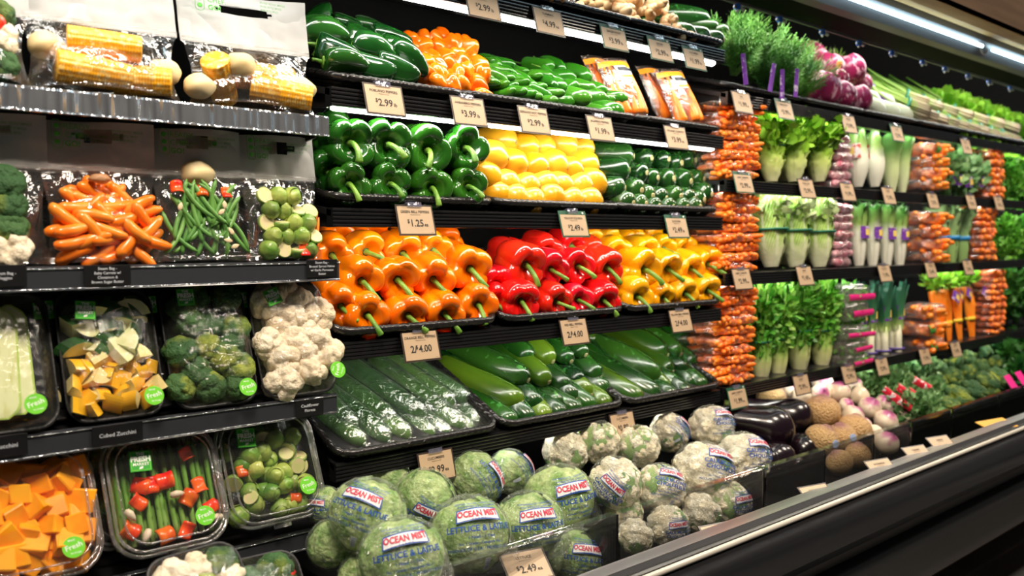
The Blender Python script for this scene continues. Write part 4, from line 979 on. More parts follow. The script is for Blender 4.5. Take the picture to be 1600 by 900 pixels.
gm = MB().add(lathe([(-.012, .001), (-.010, .006), (-.002, .0085), (.006, .006), (.012, .001)], 14, None, lambda x, y, z: (x+.1*abs(z), y*.75, z))).mesh('garlic_clove', GAR)
for i, (x, y) in enumerate(((.014, .085), (-.062, .066), (-.044, .03), (.068, .035))):
    thing('garlic_clove', gm, N1 @ T(x, y, .044) @ RY(90) @ RX(i*60), 'pale garlic clove '+('in the middle of the asparagus', 'at the left of the asparagus', 'at the bottom of the asparagus', 'at the right edge of the asparagus')[i], 'garlic', 'garlic cloves on the asparagus')
SPR = P('sprout_leaf', (.16, .34, .045), .4, col2=(.42, .50, .12), scale=25, lo=.4, hi=.65, bump=.6, bscale=60, rnd=.3, coat=.2); SPC = P('sprout_cut', (.72, .60, .34), .5, col2=(.60, .62, .24), scale=50)
def sprout(seed, cut):
    v, f, uv = sph(20, 14, 1); v = rough_v(v, .12, 1.6, seed)
    if cut: v = [(x, y, min(z, .12)) for x, y, z in v]
    mb = MB().add(([(x*.0155, y*.015, z*.017) for x, y, z in v], f, uv), 0)
    if cut:
        a = [(.0145*math.cos(t*PI/10), .014*math.sin(t*PI/10), .0024+.0003*(t % 2)) for t in range(20)]; mb.add((a, [tuple(range(20))]), 1, smooth=False)
    else:
        for k in range(4):     # loose outer leaves
            def fn(u, v_, k=k): a = k*1.6+(u-.5)*1.8; r = .0165+.0015*k*.5; b = -1.2+v_*2.0; return (r*math.cos(a)*math.cos(b), r*math.sin(a)*math.cos(b), r*1.05*math.sin(b))
            mb.add(sheet(fn, 5, 5), 0)
    return mb.mesh('brussels_sprout', [SPR, SPC])
SPT = [sprout(0, 0), sprout(1, 0), sprout(2, 1), sprout(3, 0), sprout(4, 1)]
scatter(N2, SPT, 5, 5, -.07, .072, .018, .155, .03, 'brussels_sprout', 'sprout', 'brussels sprouts in the clamshell', 'brussels sprout', 31, sc=1.02, spin=lambda r_: RX(r_.uniform(-50, 50)) @ RY(r_.uniform(-50, 50)) @ RZ(r_.uniform(0, 360)))
scatter(N2, SPT, 3, 3, -.05, .05, .04, .14, .042, 'brussels_sprout', 'sprout', 'upper brussels sprouts in the clamshell', 'sprout lying on the others', 32, sc=.95, spin=lambda r_: RX(r_.uniform(-40, 40)) @ RY(r_.uniform(-40, 40)))
for i, (x, y) in enumerate(((-.055, .098), (.03, .035))):
    thing('pepper_piece', PSL[i], N2 @ T(x, y, .046) @ RZ(80*i) @ S(.6), 'red pepper piece among the brussels sprouts, '+('left', 'lower right'), 'pepper piece', None) if False else thing('pepper_piece', PSL[i], N2 @ T(x, y, .046) @ RZ(80*i) @ S(.6), 'red pepper piece among the brussels sprouts, '+('left side', 'lower right')[i], 'pepper piece')
# ---- lowest left trays, tops only
for i, (px, py, rz, w_) in enumerate(((300, 876, 8, 'tray of mixed broccoli cut off by the lower frame edge, left'), (395, 886, -4, 'tray of cauliflower and broccoli cut off by the lower frame edge, right'))):
    p = at(px, py, -.17); Mx = T(*p) @ RZ(rz) @ RX(50) @ T(0, -TH*.93, -.02)
    tray(Mx, 'film wrapped '+w_, None, None, i)
    scatter(Mx, BRF+CAF[:1] if i == 0 else BRF, 3, 5, -.055, .055, .02, .19, .022, 'broccoli_floret', 'broccoli', 'florets in the lowest trays', 'broccoli floret of the lowest '+('left' if i == 0 else 'right')+' tray', 40+i, sc=.95, spin=up)
    thing('pepper_piece', PSL[i], Mx @ T(-.045+.085*i, .17, .035) @ RZ(30), ('red', 'bright red')[i]+' pepper piece in the lowest '+('left' if i == 0 else 'right')+' tray', 'pepper piece')

# ---- standing bags with a white header
BAGF = film('bag_film', .06, .55, .03, bump=1.0, bscale=22, rough=.07)
BAGH = P('white_bag_header', (.78, .78, .77), .35, bump=.6, bscale=14)
def _translu(m):
    nt = m.node_tree; L = nt.links.new; b = nt.nodes['Principled BSDF']; o = nt.nodes['Material Output']
    tl = nd(nt, 'ShaderNodeBsdfTranslucent'); tl.inputs[0].default_value = (.8, .78, .75, 1); tr = nd(nt, 'ShaderNodeBsdfTransparent')
    a = nd(nt, 'ShaderNodeMixShader'); a.inputs[0].default_value = .35; L(b.outputs[0], a.inputs[1]); L(tl.outputs[0], a.inputs[2])
    c = nd(nt, 'ShaderNodeMixShader'); c.inputs[0].default_value = .12; L(a.outputs[0], c.inputs[1]); L(tr.outputs[0], c.inputs[2]); L(c.outputs[0], o.inputs[0])
_translu(BAGH)
GPR = P('green_print', (.10, .50, .05), .5); GPD = P('green_print_pale', (.22, .45, .18), .5)
def bag(w_, h_, dep, hd, seed, printed=True):
    """front and back sheets, gusset base; header from height hd up, with a hand slot"""
    nu, nv = 30, 40; mbf = MB(); mbh = MB()
    def side(sgn):
        def fn(u, v):
            x = (u-.5)*2; z = v*h_
            bul = math.sin(PI*min(1, (v/(hd/h_))**.55)) if v < hd/h_ else 0
            base = max(0, 1-v*7)*.8
            y = sgn*dep*max(bul*.9, base)*(1-abs(x)**2.2)
            wx = 1-.10*math.sin(PI*min(1, v/(hd/h_)))*(abs(x)) + (.03*(1 if v > hd/h_ else 0))
            nz_ = noise.noise(Vector((x*2.2+seed*7, z*22, sgn*3+seed)))
            n2 = noise.noise(Vector((x*5+seed*3, z*50, sgn+seed)))
            k = 1 if v < hd/h_ else .7
            y += sgn*.002+(nz_*.006+n2*.003)*k+ (sgn*-.0015)
            if v > hd/h_: y += .012*((v-hd/h_)/(1-hd/h_))**1.5*math.sin(x*2+seed)
            return (x*w_/2*wx, y, z)
        return sheet(fn, nu, nv)
    for sgn in (-1, 1):
        v, f, uv = side(sgn); fl_, fh = [], []
        for q in f:
            u0 = sum(uv[i][0] for i in q)/4; v0 = sum(uv[i][1] for i in q)/4
            if v0 < hd/h_: fl_.append(q)
            else:
                a = (u0-.52)/.21; b = (v0-(hd/h_+.72*(1-hd/h_)))/.042
                if abs(a)**3+abs(b)**2 > 1: fh.append(q)
        mbf.add((v, fl_, uv)); mbh.add((v, fh, uv))
    kids = [('header', mbh.mesh('header', BAGH))]
    # zip strip
    zs = [(x*w_*.5*1.02, -.006+.002*math.sin(x*5+seed), hd+.006) for x in np.linspace(-1, 1, 16)]
    kids.append(('zip_strip', MB().add(tube(zs, .0016, 6)).add(tube([(x, y, z-.007) for x, y, z in zs], .0012, 6)).mesh('zip_strip', BAGF)))
    if printed:
        pr = MB(); y0 = -.013
        for k, s_ in enumerate(('READY.', 'CHEF.', 'GO!')):
            pr.add(text(s_, .0125, .03 if k == 2 else 0, 'LEFT'), 0, T(-w_*.30, y0, h_-.014-k*.0135) @ RX(90), smooth=False)
        for k in range(3):
            pr.add(lathe([(0, .0042), (.0004, .0042), (.0005, .0028)], 16), 0, T(-w_*.36, y0, h_-.014-k*.0125) @ RX(90))
        fr_ = [(-w_*.36+x, y0, h_-.0265+z-.0) for x, z in [(a, b-.022) for a, b in rrect(.015, .044, .006)]]
        pr.add(tube(fr_, .0005, 4, closed=True))
        for k in range(3): pr.add(text('BPA-FREE  RECYCLE  EMPAQUE', .0055, .015, 'LEFT'), 1, T(w_*.12, y0, h_-.016-k*.007) @ RX(90) @ S(.62-.1*k, 1, 1), smooth=False)
        kids.append(('printed_text', pr.mesh('printed_text', [GPR, GPD])))
    return mbf.mesh('bag', BAGF), kids
CORN = P('corn_kernels', (.90, .42, .02), .3, col2=(.95, .70, .25), scale=120, lo=.5, hi=.66, sss=.12, coat=.2); POT = P('pale_potato', (.84, .68, .38), .5, col2=(.78, .60, .30), scale=12, sss=.1)
def cob(L_):
    K = int(L_/.0042); pr = []
    for i in range(K*4+1):
        z = L_*i/(K*4); pr.append((z-L_/2, .0225*(1-.12*(z/L_)**2)*(1+.05*abs(math.sin(PI*i/4)))))
    pr = [(-L_/2, .006)]+[(-L_/2, .018)]+pr+[(L_/2, .016), (L_/2+.0005, .005)]
    return MB().add(lathe(pr, 64, lambda th, t, z, q: (z, q*(1+.05*abs(math.sin(8*th)) if q > .0185 else q/ q*q)))).mesh('corn_cob', CORN)
COB = [cob(.105), cob(.085)]
def blob(nm_, mat, seed, s, n=20, amp=.12): 
    v, f, uv = sph(n, int(n*.7), 1); v = rough_v(v, amp, 1.3, seed); return MB().add(([(x*s[0], y*s[1], z*s[2]) for x, y, z in v], f, uv)).mesh(nm_, mat)
PTT = [blob('pale_potato', POT, s, (.026, .022, .021)) for s in range(2)]
Z1 = ZL[0]+.02
def bagat(x, y, z, rz=0, lean=14): return T(x, y, z) @ RZ(rz) @ RX(-lean)
bgm = [bag(.225, .215, .048, .112, 1), bag(.225, .215, .048, .112, 2)]
B1 = bagat(-.385, .005, Z1, -4); thing('produce_bag', bgm[0][0], B1, 'bag of corn cobs, middle of the top left shelf, green lettering cut off', 'bag', 'bags on the top left shelf', bgm[0][1])
B2 = bagat(-.142, .005, Z1, -3); thing('produce_bag', bgm[1][0], B2, 'bag of corn cobs at the shelf end reading READY CHEF GO', 'bag', 'bags on the top left shelf', bgm[1][1])
B0 = bagat(-.60, .01, Z1, -2); thing('produce_bag', bgm[1][0], B0, 'bag of mixed salad vegetables at the left edge, top shelf', 'bag', 'bags on the top left shelf', bgm[1][1])
def item(nm_, me, M, label, cat, group=None, kids=()): return thing(nm_, me, M, label, cat, group, kids)
for (B, x, y, z, rz, ry, k, w_) in ((B1, .0, -.012, .078, -8, 4, 0, 'upper one in the middle corn bag'), (B1, -.02, -.018, .030, 2, 4, 0, 'lower left one in the middle corn bag'), (B1, .055, -.005, .030, -20, 6, 1, 'lower right one in the middle corn bag'),
                       (B2, .045, -.02, .030, -22, 14, 0, 'front one in the bag at the shelf end'), (B2, .03, .012, .07, 0, 0, 0, 'upper one behind in the bag at the shelf end'), (B2, -.055, .0, .05, 60, 30, 1, 'left one in the bag at the shelf end')):
    item('corn_cob', COB[k], B @ T(x, y, z) @ RZ(rz) @ RY(90+ry), 'yellow and white corn cob, '+w_, 'corn', 'corn cobs in bags')
for (B, x, y, z, w_) in ((B1, -.08, .0, .072, 'at the left of the middle corn bag'), (B1, .09, .0, .05, 'at the right of the middle corn bag'), (B2, -.03, -.03, .068, 'in front in the end bag, upper left'), (B2, .088, -.01, .045, 'at the right of the end bag'), (B2, -.10, -.02, .026, 'at the bottom left of the end bag')):
    item('potato', PTT[int(x*100) % 2], B @ T(x, y, z), 'pale peeled potato '+w_, 'potato', 'potatoes in corn bags')
for i in range(9):
    item('broccoli_floret', (BRF+CAF)[i % 6][0], B0 @ T(-.02+.045*(i % 3), -.01, .03+.038*(i//3)) @ RX(70) @ RZ(i*50) @ S(.9), f'floret in the salad bag, {nth(i % 3, 3)} in the {("bottom", "middle", "top")[i//3]} row', 'broccoli', 'florets in the salad bag')
for i in range(7):
    item('pepper_piece', PSL[i % 3], B0 @ T(.0+.03*(i % 3), -.04, .03+.024*i) @ RX(70) @ RZ(i*70) @ S(.6, 1, .6), f'red pepper strip in the salad bag, {("lowest", "second from below", "third from below", "fourth from below", "third from above", "second from above", "highest")[i]}', 'pepper piece', 'pepper strips in the salad bag')
# second shelf: steam bags
Z2 = ZL[1]+.02
bs = [bag(.17, .225, .04, .145, 3, True), bag(.15, .225, .036, .145, 4, True)]
SB = []
for i, (x, k, w_) in enumerate(((-.555, 0, 'of broccoli and cauliflower at the left edge'), (-.392, 0, 'of orange baby carrots'), (-.238, 1, 'of green beans'), (-.088, 1, 'of brussels sprouts, at the shelf end'))):
    M = bagat(x, .005, Z2, (-2, 2, -3, 3)[i], 9); SB.append(M)
    thing('steam_bag', bs[k][0], M, 'clear steam bag '+w_, 'bag', 'steam bags on the second left shelf', bs[k][1])
    M_ = bagat(x-.02, .13, Z2, 2, 4)
    thing('steam_bag', bs[k][0], M_, 'steam bag in shade behind the bag '+w_, 'bag', 'steam bags in the second row', bs[k][1])
CARO = P('carrot_orange', (1.0, .20, .008), .3, col2=(1.0, .30, .03), scale=30, rnd=.08, sss=.08, coat=.2)
def babyc(seed, L_=.055, r=.0085):
    rs = random.Random(seed); c = rs.uniform(-.004, .004)
    return MB().add(lathe([(-L_/2, .001), (-L_/2+.002, r*.6), (-L_/2+.008, r*.95), (0, r), (L_/2-.01, r*.85), (L_/2-.002, r*.5), (L_/2, .001)], 14, lambda th, t, z, q: (z, q*(1+.02*math.sin(z*900))), lambda x, y, z: (x+c*(1-(2*z/L_)**2), y, z))).mesh('baby_carrot', CARO)
BCR = [babyc(s) for s in range(3)]
rs = random.Random(9)
for lay in (0, 1):
    for j in range(6):
        n_ = 4 if j in (0, 5) else 5
        for i in range(n_):
            hw = (.050, .058, .060, .056, .046, .030)[j]
            M = SB[1] @ T(-hw+2*hw*i/(n_-1)+rs.uniform(-.006, .006), -(.032 if lay == 0 else .014)*math.sin(PI*min(.9, (j+1.4)/7))+rs.uniform(-.003, .003), .013+.0185*j+.007*lay) @ RY(rs.choice((60, 80, 115, 50, 130))+rs.uniform(-18, 18)) @ RX(rs.uniform(-15, 15))
            item('baby_carrot', BCR[rs.randrange(3)], M @ S(1.1), f'baby carrot in the steam bag, {("outer", "inner")[lay]} layer, {nth(i, n_)}, {"bottom row" if j == 0 else ROWN[5-j]}', 'carrot', 'baby carrots in the steam bag')
item('pecan_piece', blob('pecan', P('brown_nut', (.45, .22, .10), .5), 3, (.016, .01, .008), amp=.3), SB[1] @ T(-.01, -.03, .128), 'brown nut piece on top of the baby carrots', 'nut')
BEAN = P('green_bean', (.10, .27, .05), .4, col2=(.16, .36, .08), scale=20, rnd=.15)
def bean(seed):
    rs = random.Random(seed); c = rs.uniform(-.012, .012)
    return MB().add(tube([(c*(1-(2*t-1)**2), 0, (t-.5)*.10) for t in np.linspace(0, 1, 12)], [.001]+[.0036]*10+[.0008], 8)).mesh('green_bean', BEAN)
BNS = [bean(s) for s in range(4)]
for i in range(36):
    t3, q = divmod(i, 12); x = -.05+.1*q/11; z = .047+.022*t3
    item('green_bean', BNS[i % 4], SB[2] @ T(x*(1.05-t3*.22), -.022-.005*t3+rs.uniform(-.004, .003), z) @ RY(rs.uniform(-50, 35)) @ RX(rs.uniform(-6, 6)) @ S(1.1, 1.1, .85), f'thin green bean in the steam bag, {nth(q, 12)} of the {("lowest", "middle", "highest")[t3]} tier', 'bean', 'green beans in the steam bag')
for i, (x, z) in enumerate(((-.005, .115), (.035, .112), (-.045, .12))):
    item('pepper_piece', PSL[i], SB[2] @ T(x, -.036, z) @ RX(70) @ S(.6), 'red pepper piece above the green beans, '+('middle', 'right', 'left')[i], 'pepper piece')
item('potato', PTT[0], SB[2] @ T(0, .0, .15) @ S(1.1), 'pale potato slice at the top of the green bean bag', 'potato')
ALM = MB().add(lathe([(-.008, .0005), (-.003, .0035), (.002, .004), (.007, .0005)], 10, None, lambda x, y, z: (x, y*.3, z))).mesh('almond_sliver', P('almond', (.75, .58, .36), .5))
for i, (x, z) in enumerate(((.028, .09), (.022, .078), (.03, .03), (.036, .045), (-.045, .085), (.04, .02))):
    item('almond_sliver', ALM, SB[2] @ T(x, -.041, z) @ RY(i*50), 'almond sliver on the green beans, '+('highest', 'second highest', 'near the lower right', 'right, halfway down', 'alone at the left', 'lowest')[i], 'almond', 'almond slivers in the bean bag')
sm = [(-.046+.027*i+(.010 if j % 2 else 0), .016+.0235*j, i, j) for j in range(5) for i in range(4 if j < 4 else 3)]
for x, z, i, j in sm:
    item('brussels_sprout', SPT[(i*2+j) % 5], SB[3] @ T(x, -.026+rs.uniform(-.004, .004), z) @ RX(60+rs.uniform(-40, 40)) @ RZ(i*80+j*30), f'brussels sprout in the steam bag, {nth(i, 4)} in the {"bottom row" if j == 0 else ROWN[4-j]}', 'sprout', 'brussels sprouts in the steam bag')
item('pepper_piece', PSL[1], SB[3] @ T(.02, -.036, .014) @ RX(80) @ S(.7), 'red pepper piece at the bottom of the sprout bag', 'pepper piece')
for j in range(3):
    item('carrot_stick', BCR[j], SB[3] @ T(.052-.006*j, -.024, .035+.008*j) @ RY(14+j*6) @ S(.35, .35, 1.5), 'thin carrot stick in the sprout bag, '+('rightmost', 'middle', 'left one')[j], 'carrot', 'carrot sticks in the sprout bag')
for i in range(8):
    item('broccoli_floret', (BRF[i % 3] if i > 2 else CAF[i % 3])[0], SB[0] @ T(-.02+.045*(i % 2), -.02, .022+.032*(i//2)) @ RX(70) @ RZ(i*40), ('cauliflower' if i <= 2 else 'broccoli')+f' floret in the edge steam bag, {("left", "right")[i % 2]}, {("lowest", "second", "third", "highest")[i//2]} pair', 'broccoli', 'florets in the edge steam bag')
item('pepper_piece', PSL[0], SB[0] @ T(-.01, -.036, .02) @ RX(80) @ S(.8), 'red pepper piece in the steam bag at the left edge', 'pepper piece')
# onions inside
# ---- rail labels
LBK = P('black_label', (.008, .008, .009), .35); LTX = P('label_print', (.62, .66, .72), .5)
def rlabel(px, py, lines, w_, desc, sz=.0058):
    p = at(px, py, -.034); mb = MB().add(rbox(-w_/2, w_/2, -.0008, 0, -.0155, .0155, .0004), smooth=False); t = MB(); n = len(lines)
    for i, s_ in enumerate(lines): t.add(text(s_, sz, .012), 0, T(0, -.0011, (n-1)*sz*.58-i*sz*1.16) @ RX(90), smooth=False)
    thing('shelf_label', mb.mesh('shelf_label', LBK), T(*p), desc, 'label', None, [('printed_text', t.mesh('printed_text', LTX))])
rlabel(168, 430, ['Steam Bag -', 'Baby Carrots w/', 'Cinnamon &', 'Brown Sugar Butter'], .068, 'black rail label reading Baby Carrots, under the carrot steam bag')
rlabel(503, 419, ['Steam Bag -', 'Brussel Sprout Halves', 'w/ Garlic Parmesan', 'Butter'], .062, 'black rail label reading Brussel Sprout Halves at the rail end')
rlabel(8, 431, ['Steam Bag -', 'Veggies'], .055, 'black rail label at the left edge of the steam bag rail')
rlabel(184, 678, ['Cubed Zucchini'], .075, 'black rail label reading Cubed Zucchini', .0085)
rlabel(484, 637, ['Cauliflower', 'Florets'], .055, 'black rail label reading Cauliflower Florets', .0075)
rlabel(10, 697, ['Zucchini'], .055, 'black rail label reading Zucchini, at the left edge', .0085)

# ================================================================== lower deck: bins and loose vegetables
YB = -.32
def bx_(px, py=None):
    """X where the bins' front line passes pixel column px"""
    return at(px, 370+.319*(2350-px), YB).x
BLU = P('blue_print', (.02, .08, .36), .4); REDP = P('red_print', (.55, .02, .06), .5); WHP = P('white_print', (.75, .78, .80), .4)
bedges = [(700, 962, 'clear front of the bin holding bagged lettuces'), (970, 1192, 'clear front of the bin holding bagged cauliflowers'), (1198, 1287, 'clear front of the bin holding eggplants'), (1291, 1364, 'clear front of the bin holding rutabagas'), (1368, 1420, 'clear front of the bin holding turnips'), (1425, 1484, 'dark front of the bin holding red-tagged greens'), (1488, 1558, 'dark front of the bin holding broccoli crowns'), (1561, 1620, 'dark front of the farthest bin')]
SMOK = film('smoked_acrylic', .06, .5, .35, tint=(.25, .25, .25), bump=.02, hazecol=(.02, .025, .02))
for i, (a, b, d) in enumerate(bedges):
    xa, xb = bx_(a), bx_(b)
    top = .612
    base = MB().add(rbox(xa, xb, YB+.01, .30, .44, .47, .003), smooth=False).mesh('produce_bin', MATTEB)
    mb = MB().add(rbox(xa, xb, YB-.002, YB+.002, .475, top, .001), smooth=False)
    lip = MB().add(rbox(xa, xb, YB-.003, YB+.014, top, top+.003, .001), smooth=False)
    xw = xb+.004
    wl = extr([(YB, .40), (YB, .612), (YB+.02, .605), (YB+.08, .56), (YB+.14, .53), (.1, .52), (.1, .40)], xw-.002, xw+.004)
    thing('produce_bin', base, None, d.replace('clear front of the bin', 'black bin with a clear front,').replace('dark front of the farthest bin', 'farthest black bin with a dark front').replace('dark front of the bin', 'black bin with a dark front,'), 'bin', 'produce bins of the lower deck',
          [('front_panel', mb.mesh('front_panel', CLEAR if i < 5 else SMOK)), ('lip', lip.mesh('lip', CLEAR if i < 5 else SMOK)), ('side_wall', MB().add(wl, smooth=False).mesh('side_wall', GLOSSB))])
# ---- bagged lettuces and cauliflowers
LET = P('lettuce_leaf', (.22, .44, .07), .42, col2=(.66, .80, .34), scale=2.6, lo=.36, hi=.62, bump=4, bscale=4, rnd=.12, sss=.1, coat=.1)
BAGW = film('produce_wrap', .06, .42, .07, bump=1., bscale=4.5, bdist=.05, rough=.12, hazecol=(.85, .95, .85))
def wrapball(seed, tail=True):
    v, f, uv = sph(64, 46, 1); o = []
    for p in v:
        q = Vector(p); n1 = 1-abs(noise.noise(q*3.2+Vector((seed*4, 1, 2))))*2.2; n2 = 1-abs(noise.noise(q*7+Vector((seed*2, 5, 1))))*2.2; n3 = 1-abs(noise.noise(q*15+Vector((seed, 3, 7))))*2.2
        r = 1.05+.05*max(0, n1)**3+.035*max(0, n2)**3+.012*max(0, n3)**2
        if tail: # gathered film at the right and below
            d = max(0, q.dot(Vector((.75, -.25, -.6)).normalized())-.84)/.16; r += .26*d**2*(1+.3*math.sin(q.y*30))
        o.append(tuple(q*r))
    return MB().add((o, f, uv)).mesh('plastic_wrap', BAGW)
WB = [wrapball(s) for s in range(4)]+[wrapball(9, False)]
def leafball(seed):
    v, f, uv = sph(56, 40, 1); o = []
    for p in v:
        q = Vector(p); n1 = abs(noise.noise(q*1.7+Vector((seed*3, 0, 0)))); n2 = noise.noise(q*5+Vector((seed, 2, 0)))
        o.append(tuple(q*(.93+.16*n1+.025*n2)))
    mb = MB().add((o, f, uv))
    rs = random.Random(seed)
    for k in range(6):
        a0 = rs.uniform(0, 6.28); b0 = rs.uniform(-.6, .5); 
        def fn(u, v_): a = a0+(u-.5)*1.7; b = b0-.75+v_*1.5; r = .99+.05*math.sin(u*9+k)*abs(v_-.3)+.05*v_; return (r*math.cos(a)*math.cos(b), r*math.sin(a)*math.cos(b), r*math.sin(b))
        mb.add(sheet(fn, 14, 12))
    return mb.mesh('bagged_lettuce', LET)
LB = [leafball(s) for s in range(4)]
CAUB = P('bagged_curd', (.95, .84, .60), .6, col2=(1, .94, .76), scale=1.5, bump=2, bscale=12, sss=.05)
def curd(seed):
    v, f, uv = sph(90, 64, 1); v = lumps(v, 24, .30, seed, .3); v = lumps(v, 150, .08, seed+2, .4)
    v = rough_v(v, .02, 9, seed)
    return MB().add(([(x*.93, y*.93, z*.93) for x, y, z in v], f, uv)).mesh('bagged_cauliflower', CAUB)
CB = [curd(s) for s in range(3)]
CLF = P('cauliflower_leaf', (.22, .44, .10), .45, ramp=[(0, (.62, .72, .40)), (.35, (.40, .58, .18)), (1, (.14, .34, .06))], scale=14, bump=.6, bscale=40, rnd=.1)
def cleaves(seed):
    mb = MB(); rs = random.Random(seed)
    for k in range(9):
        a0 = k*.7+rs.uniform(-.2, .2); top = rs.uniform(-.35, .3)
        def fn(u, v, a0=a0, top=top, k=k):
            w_ = (.14+.22*v)*(1-.9*max(0, v-.7)/.3)*(1+.2*math.sin(v*26+k)); a = a0+(u-.5)*2*w_; b = -1.2+v*(1.2+top); r = 1.035+.03*v*v+.03*abs(u-.5)*math.sin(v*17+u*8+k)
            return (r*math.cos(a)*math.cos(b), r*math.sin(a)*math.cos(b), r*math.sin(b))
        mb.add(sheet(fn, 10, 14))
    return mb.mesh('leaves', CLF)
CLV = [cleaves(s) for s in range(3)]
def grid(x0, x1, y0, y1, z=0, nx=8, ny=2, skew=0):
    return sheet(lambda u, v: (x0+(x1-x0)*u, y0+(y1-y0)*v+skew*math.sin(PI*u), z), nx, ny)
def onball(g, r):
    v = []
    for x, y, z in g[0]:
        lo = x/r; la = y/r; R_ = r+z; v.append((R_*math.sin(lo)*math.cos(la), -R_*math.cos(lo)*math.cos(la), R_*math.sin(la)))
    return (v, g[1])+tuple(g[2:])
def label_mesh(words_, r=1.13):
    mb = MB(); k = 1.3
    def put(g, mat): mb.add(onball(([(x*k, y*k, z) for x, y, z in g[0]],)+tuple(g[1:]), r), mat, smooth=False)
    def tx(s, size, x, y, bold, mat, z=.006, sx=1., skew=0):
        v, f = text(s, size, bold); v = [(a*sx+x, b+y+skew*math.cos(min(1.5, abs(a*sx)*1.6)), z) for a, b, c in v]; put((v, f), mat)
    put(grid(-.47, .47, .22, .50, .0, 10, 3, .05), 1); put(grid(-.44, .44, .25, .47, .004, 10, 3, .05), 2)
    tx('OCEAN MIST', .185, 0, .37, .045, 0, .012, .82, .03); tx('F A R M S', .07, 0, .285, .01, 1, .012)
    tx(words_[0], .165, 0, .10, .03, 1, 0, words_[2])
    if len(words_[1]): tx(words_[1], .165, 0, -.06, .03, 1, 0, words_[2])
    y = -.06 if not words_[1] else -.2
    for s, a in (('1 Head - 1 Tete', .085), ('No. 1 Grade - Categorie No. 1', .075), ('PRODUCE OF U.S.A. / PRODUIT DE E-U', .085)):
        tx(s, a, 0, y, .02, 1, 0, .95); y -= .115
    for s, yy in (('KEEP REFRIGERATED - GARDER AU FROID', .66), ('WASH BEFORE USE - LAVER AVANT', .58)): tx(s, .07, .05, yy, .012, 1, 0, .9)
    put(grid(.08, .22, -.78, -.50, 0, 2, 3), 2)
    for i in range(9): put(grid(.09, .21, -.76+i*.028, -.748+i*.028-(.006 if i % 2 else 0), .004, 2, 1), 1)
    return mb.mesh('printed_label', [REDP, BLU, WHP])
LLAB = label_mesh(('LETTUCE & LAITUE', '', .95)); CLAB = label_mesh(('CAULIFLOWER', 'CHOU-FLEUR', 1.05))
def ball(nm_, px, py, rp, Y, rz, rx, ry, lab, i, desc, cat, grp, tail=True):
    p = at(px, py, Y); r = size(rp, p)*.96
    M = T(*p) @ RZ(rz) @ RX(rx) @ RY(ry) @ S(r, r, r*.94)
    if nm_ == 'bagged_lettuce': kids = [('plastic_wrap', WB[i % 4]), ('printed_label', LLAB)]; me = LB[i % 4]
    else: kids = [('plastic_wrap', WB[4]), ('printed_label', CLAB), ('leaves', CLV[i % 3], RY((-75, 160, -60)[i % 3]) @ S(1.0))]; me = CB[i % 3]
    if not lab: kids = [k for k in kids if k[0] != 'printed_label']
    return thing(nm_, me, M, desc, cat, grp, kids)
for i, a in enumerate([
    (574, 806, 61, -.20, -50, -22, 16, 1, 'bagged iceberg lettuce at the left of the front heap, tilted label'),
    (628, 874, 68, -.32, -25, -20, -6, 1, 'bagged iceberg lettuce nearest the camera, cut by the frame bottom'),
    (733, 838, 65, -.23, -22, -22, 0, 1, 'bagged iceberg lettuce in the middle of the front heap'),
    (826, 822, 56, -.21, -24, -10, -2, 1, 'bagged iceberg lettuce right of the middle one, above the flat tag'),
    (873, 781, 57, -.10, -15, -8, -4, 1, 'bagged iceberg lettuce beside the first cauliflower'),
    (664, 780, 48, -.08, -40, 30, 30, 1, 'shaded lettuce behind the two front left ones'),
    (742, 750, 45, -.02, -5, -10, 65, 1, 'bagged lettuce directly right of the CUCUMBERS $2.99 tag'),
    (797, 738, 36, .04, 10, -20, 70, 1, 'small lettuce bag at the back, label on its side'),
    (507, 790, 31, -.03, -60, 0, 0, 1, 'lettuce half hidden behind the clamshell shelf end'),
    (905, 872, 47, -.22, -30, -10, 10, 1, 'bagged lettuce behind the clear bin front, lower right'),
    (600, 752, 42, .04, 0, 0, 0, 0, 'pale lettuce at the back, under the rail'),
    (520, 850, 40, -.14, -60, 20, 0, 0, 'dark lettuce low at the left of the heap'),
    (850, 868, 40, -.18, -30, 10, 0, 0, 'lettuce low between the two front ones and the bin front'),
    (562, 900, 34, -.22, -30, 10, 0, 0, 'lettuce low in the corner, cut by the frame bottom')]):
    ball('bagged_lettuce', a[0], a[1], a[2], a[3], a[4], a[5], a[6], a[7], i, a[8], 'lettuce', 'bagged iceberg lettuces')
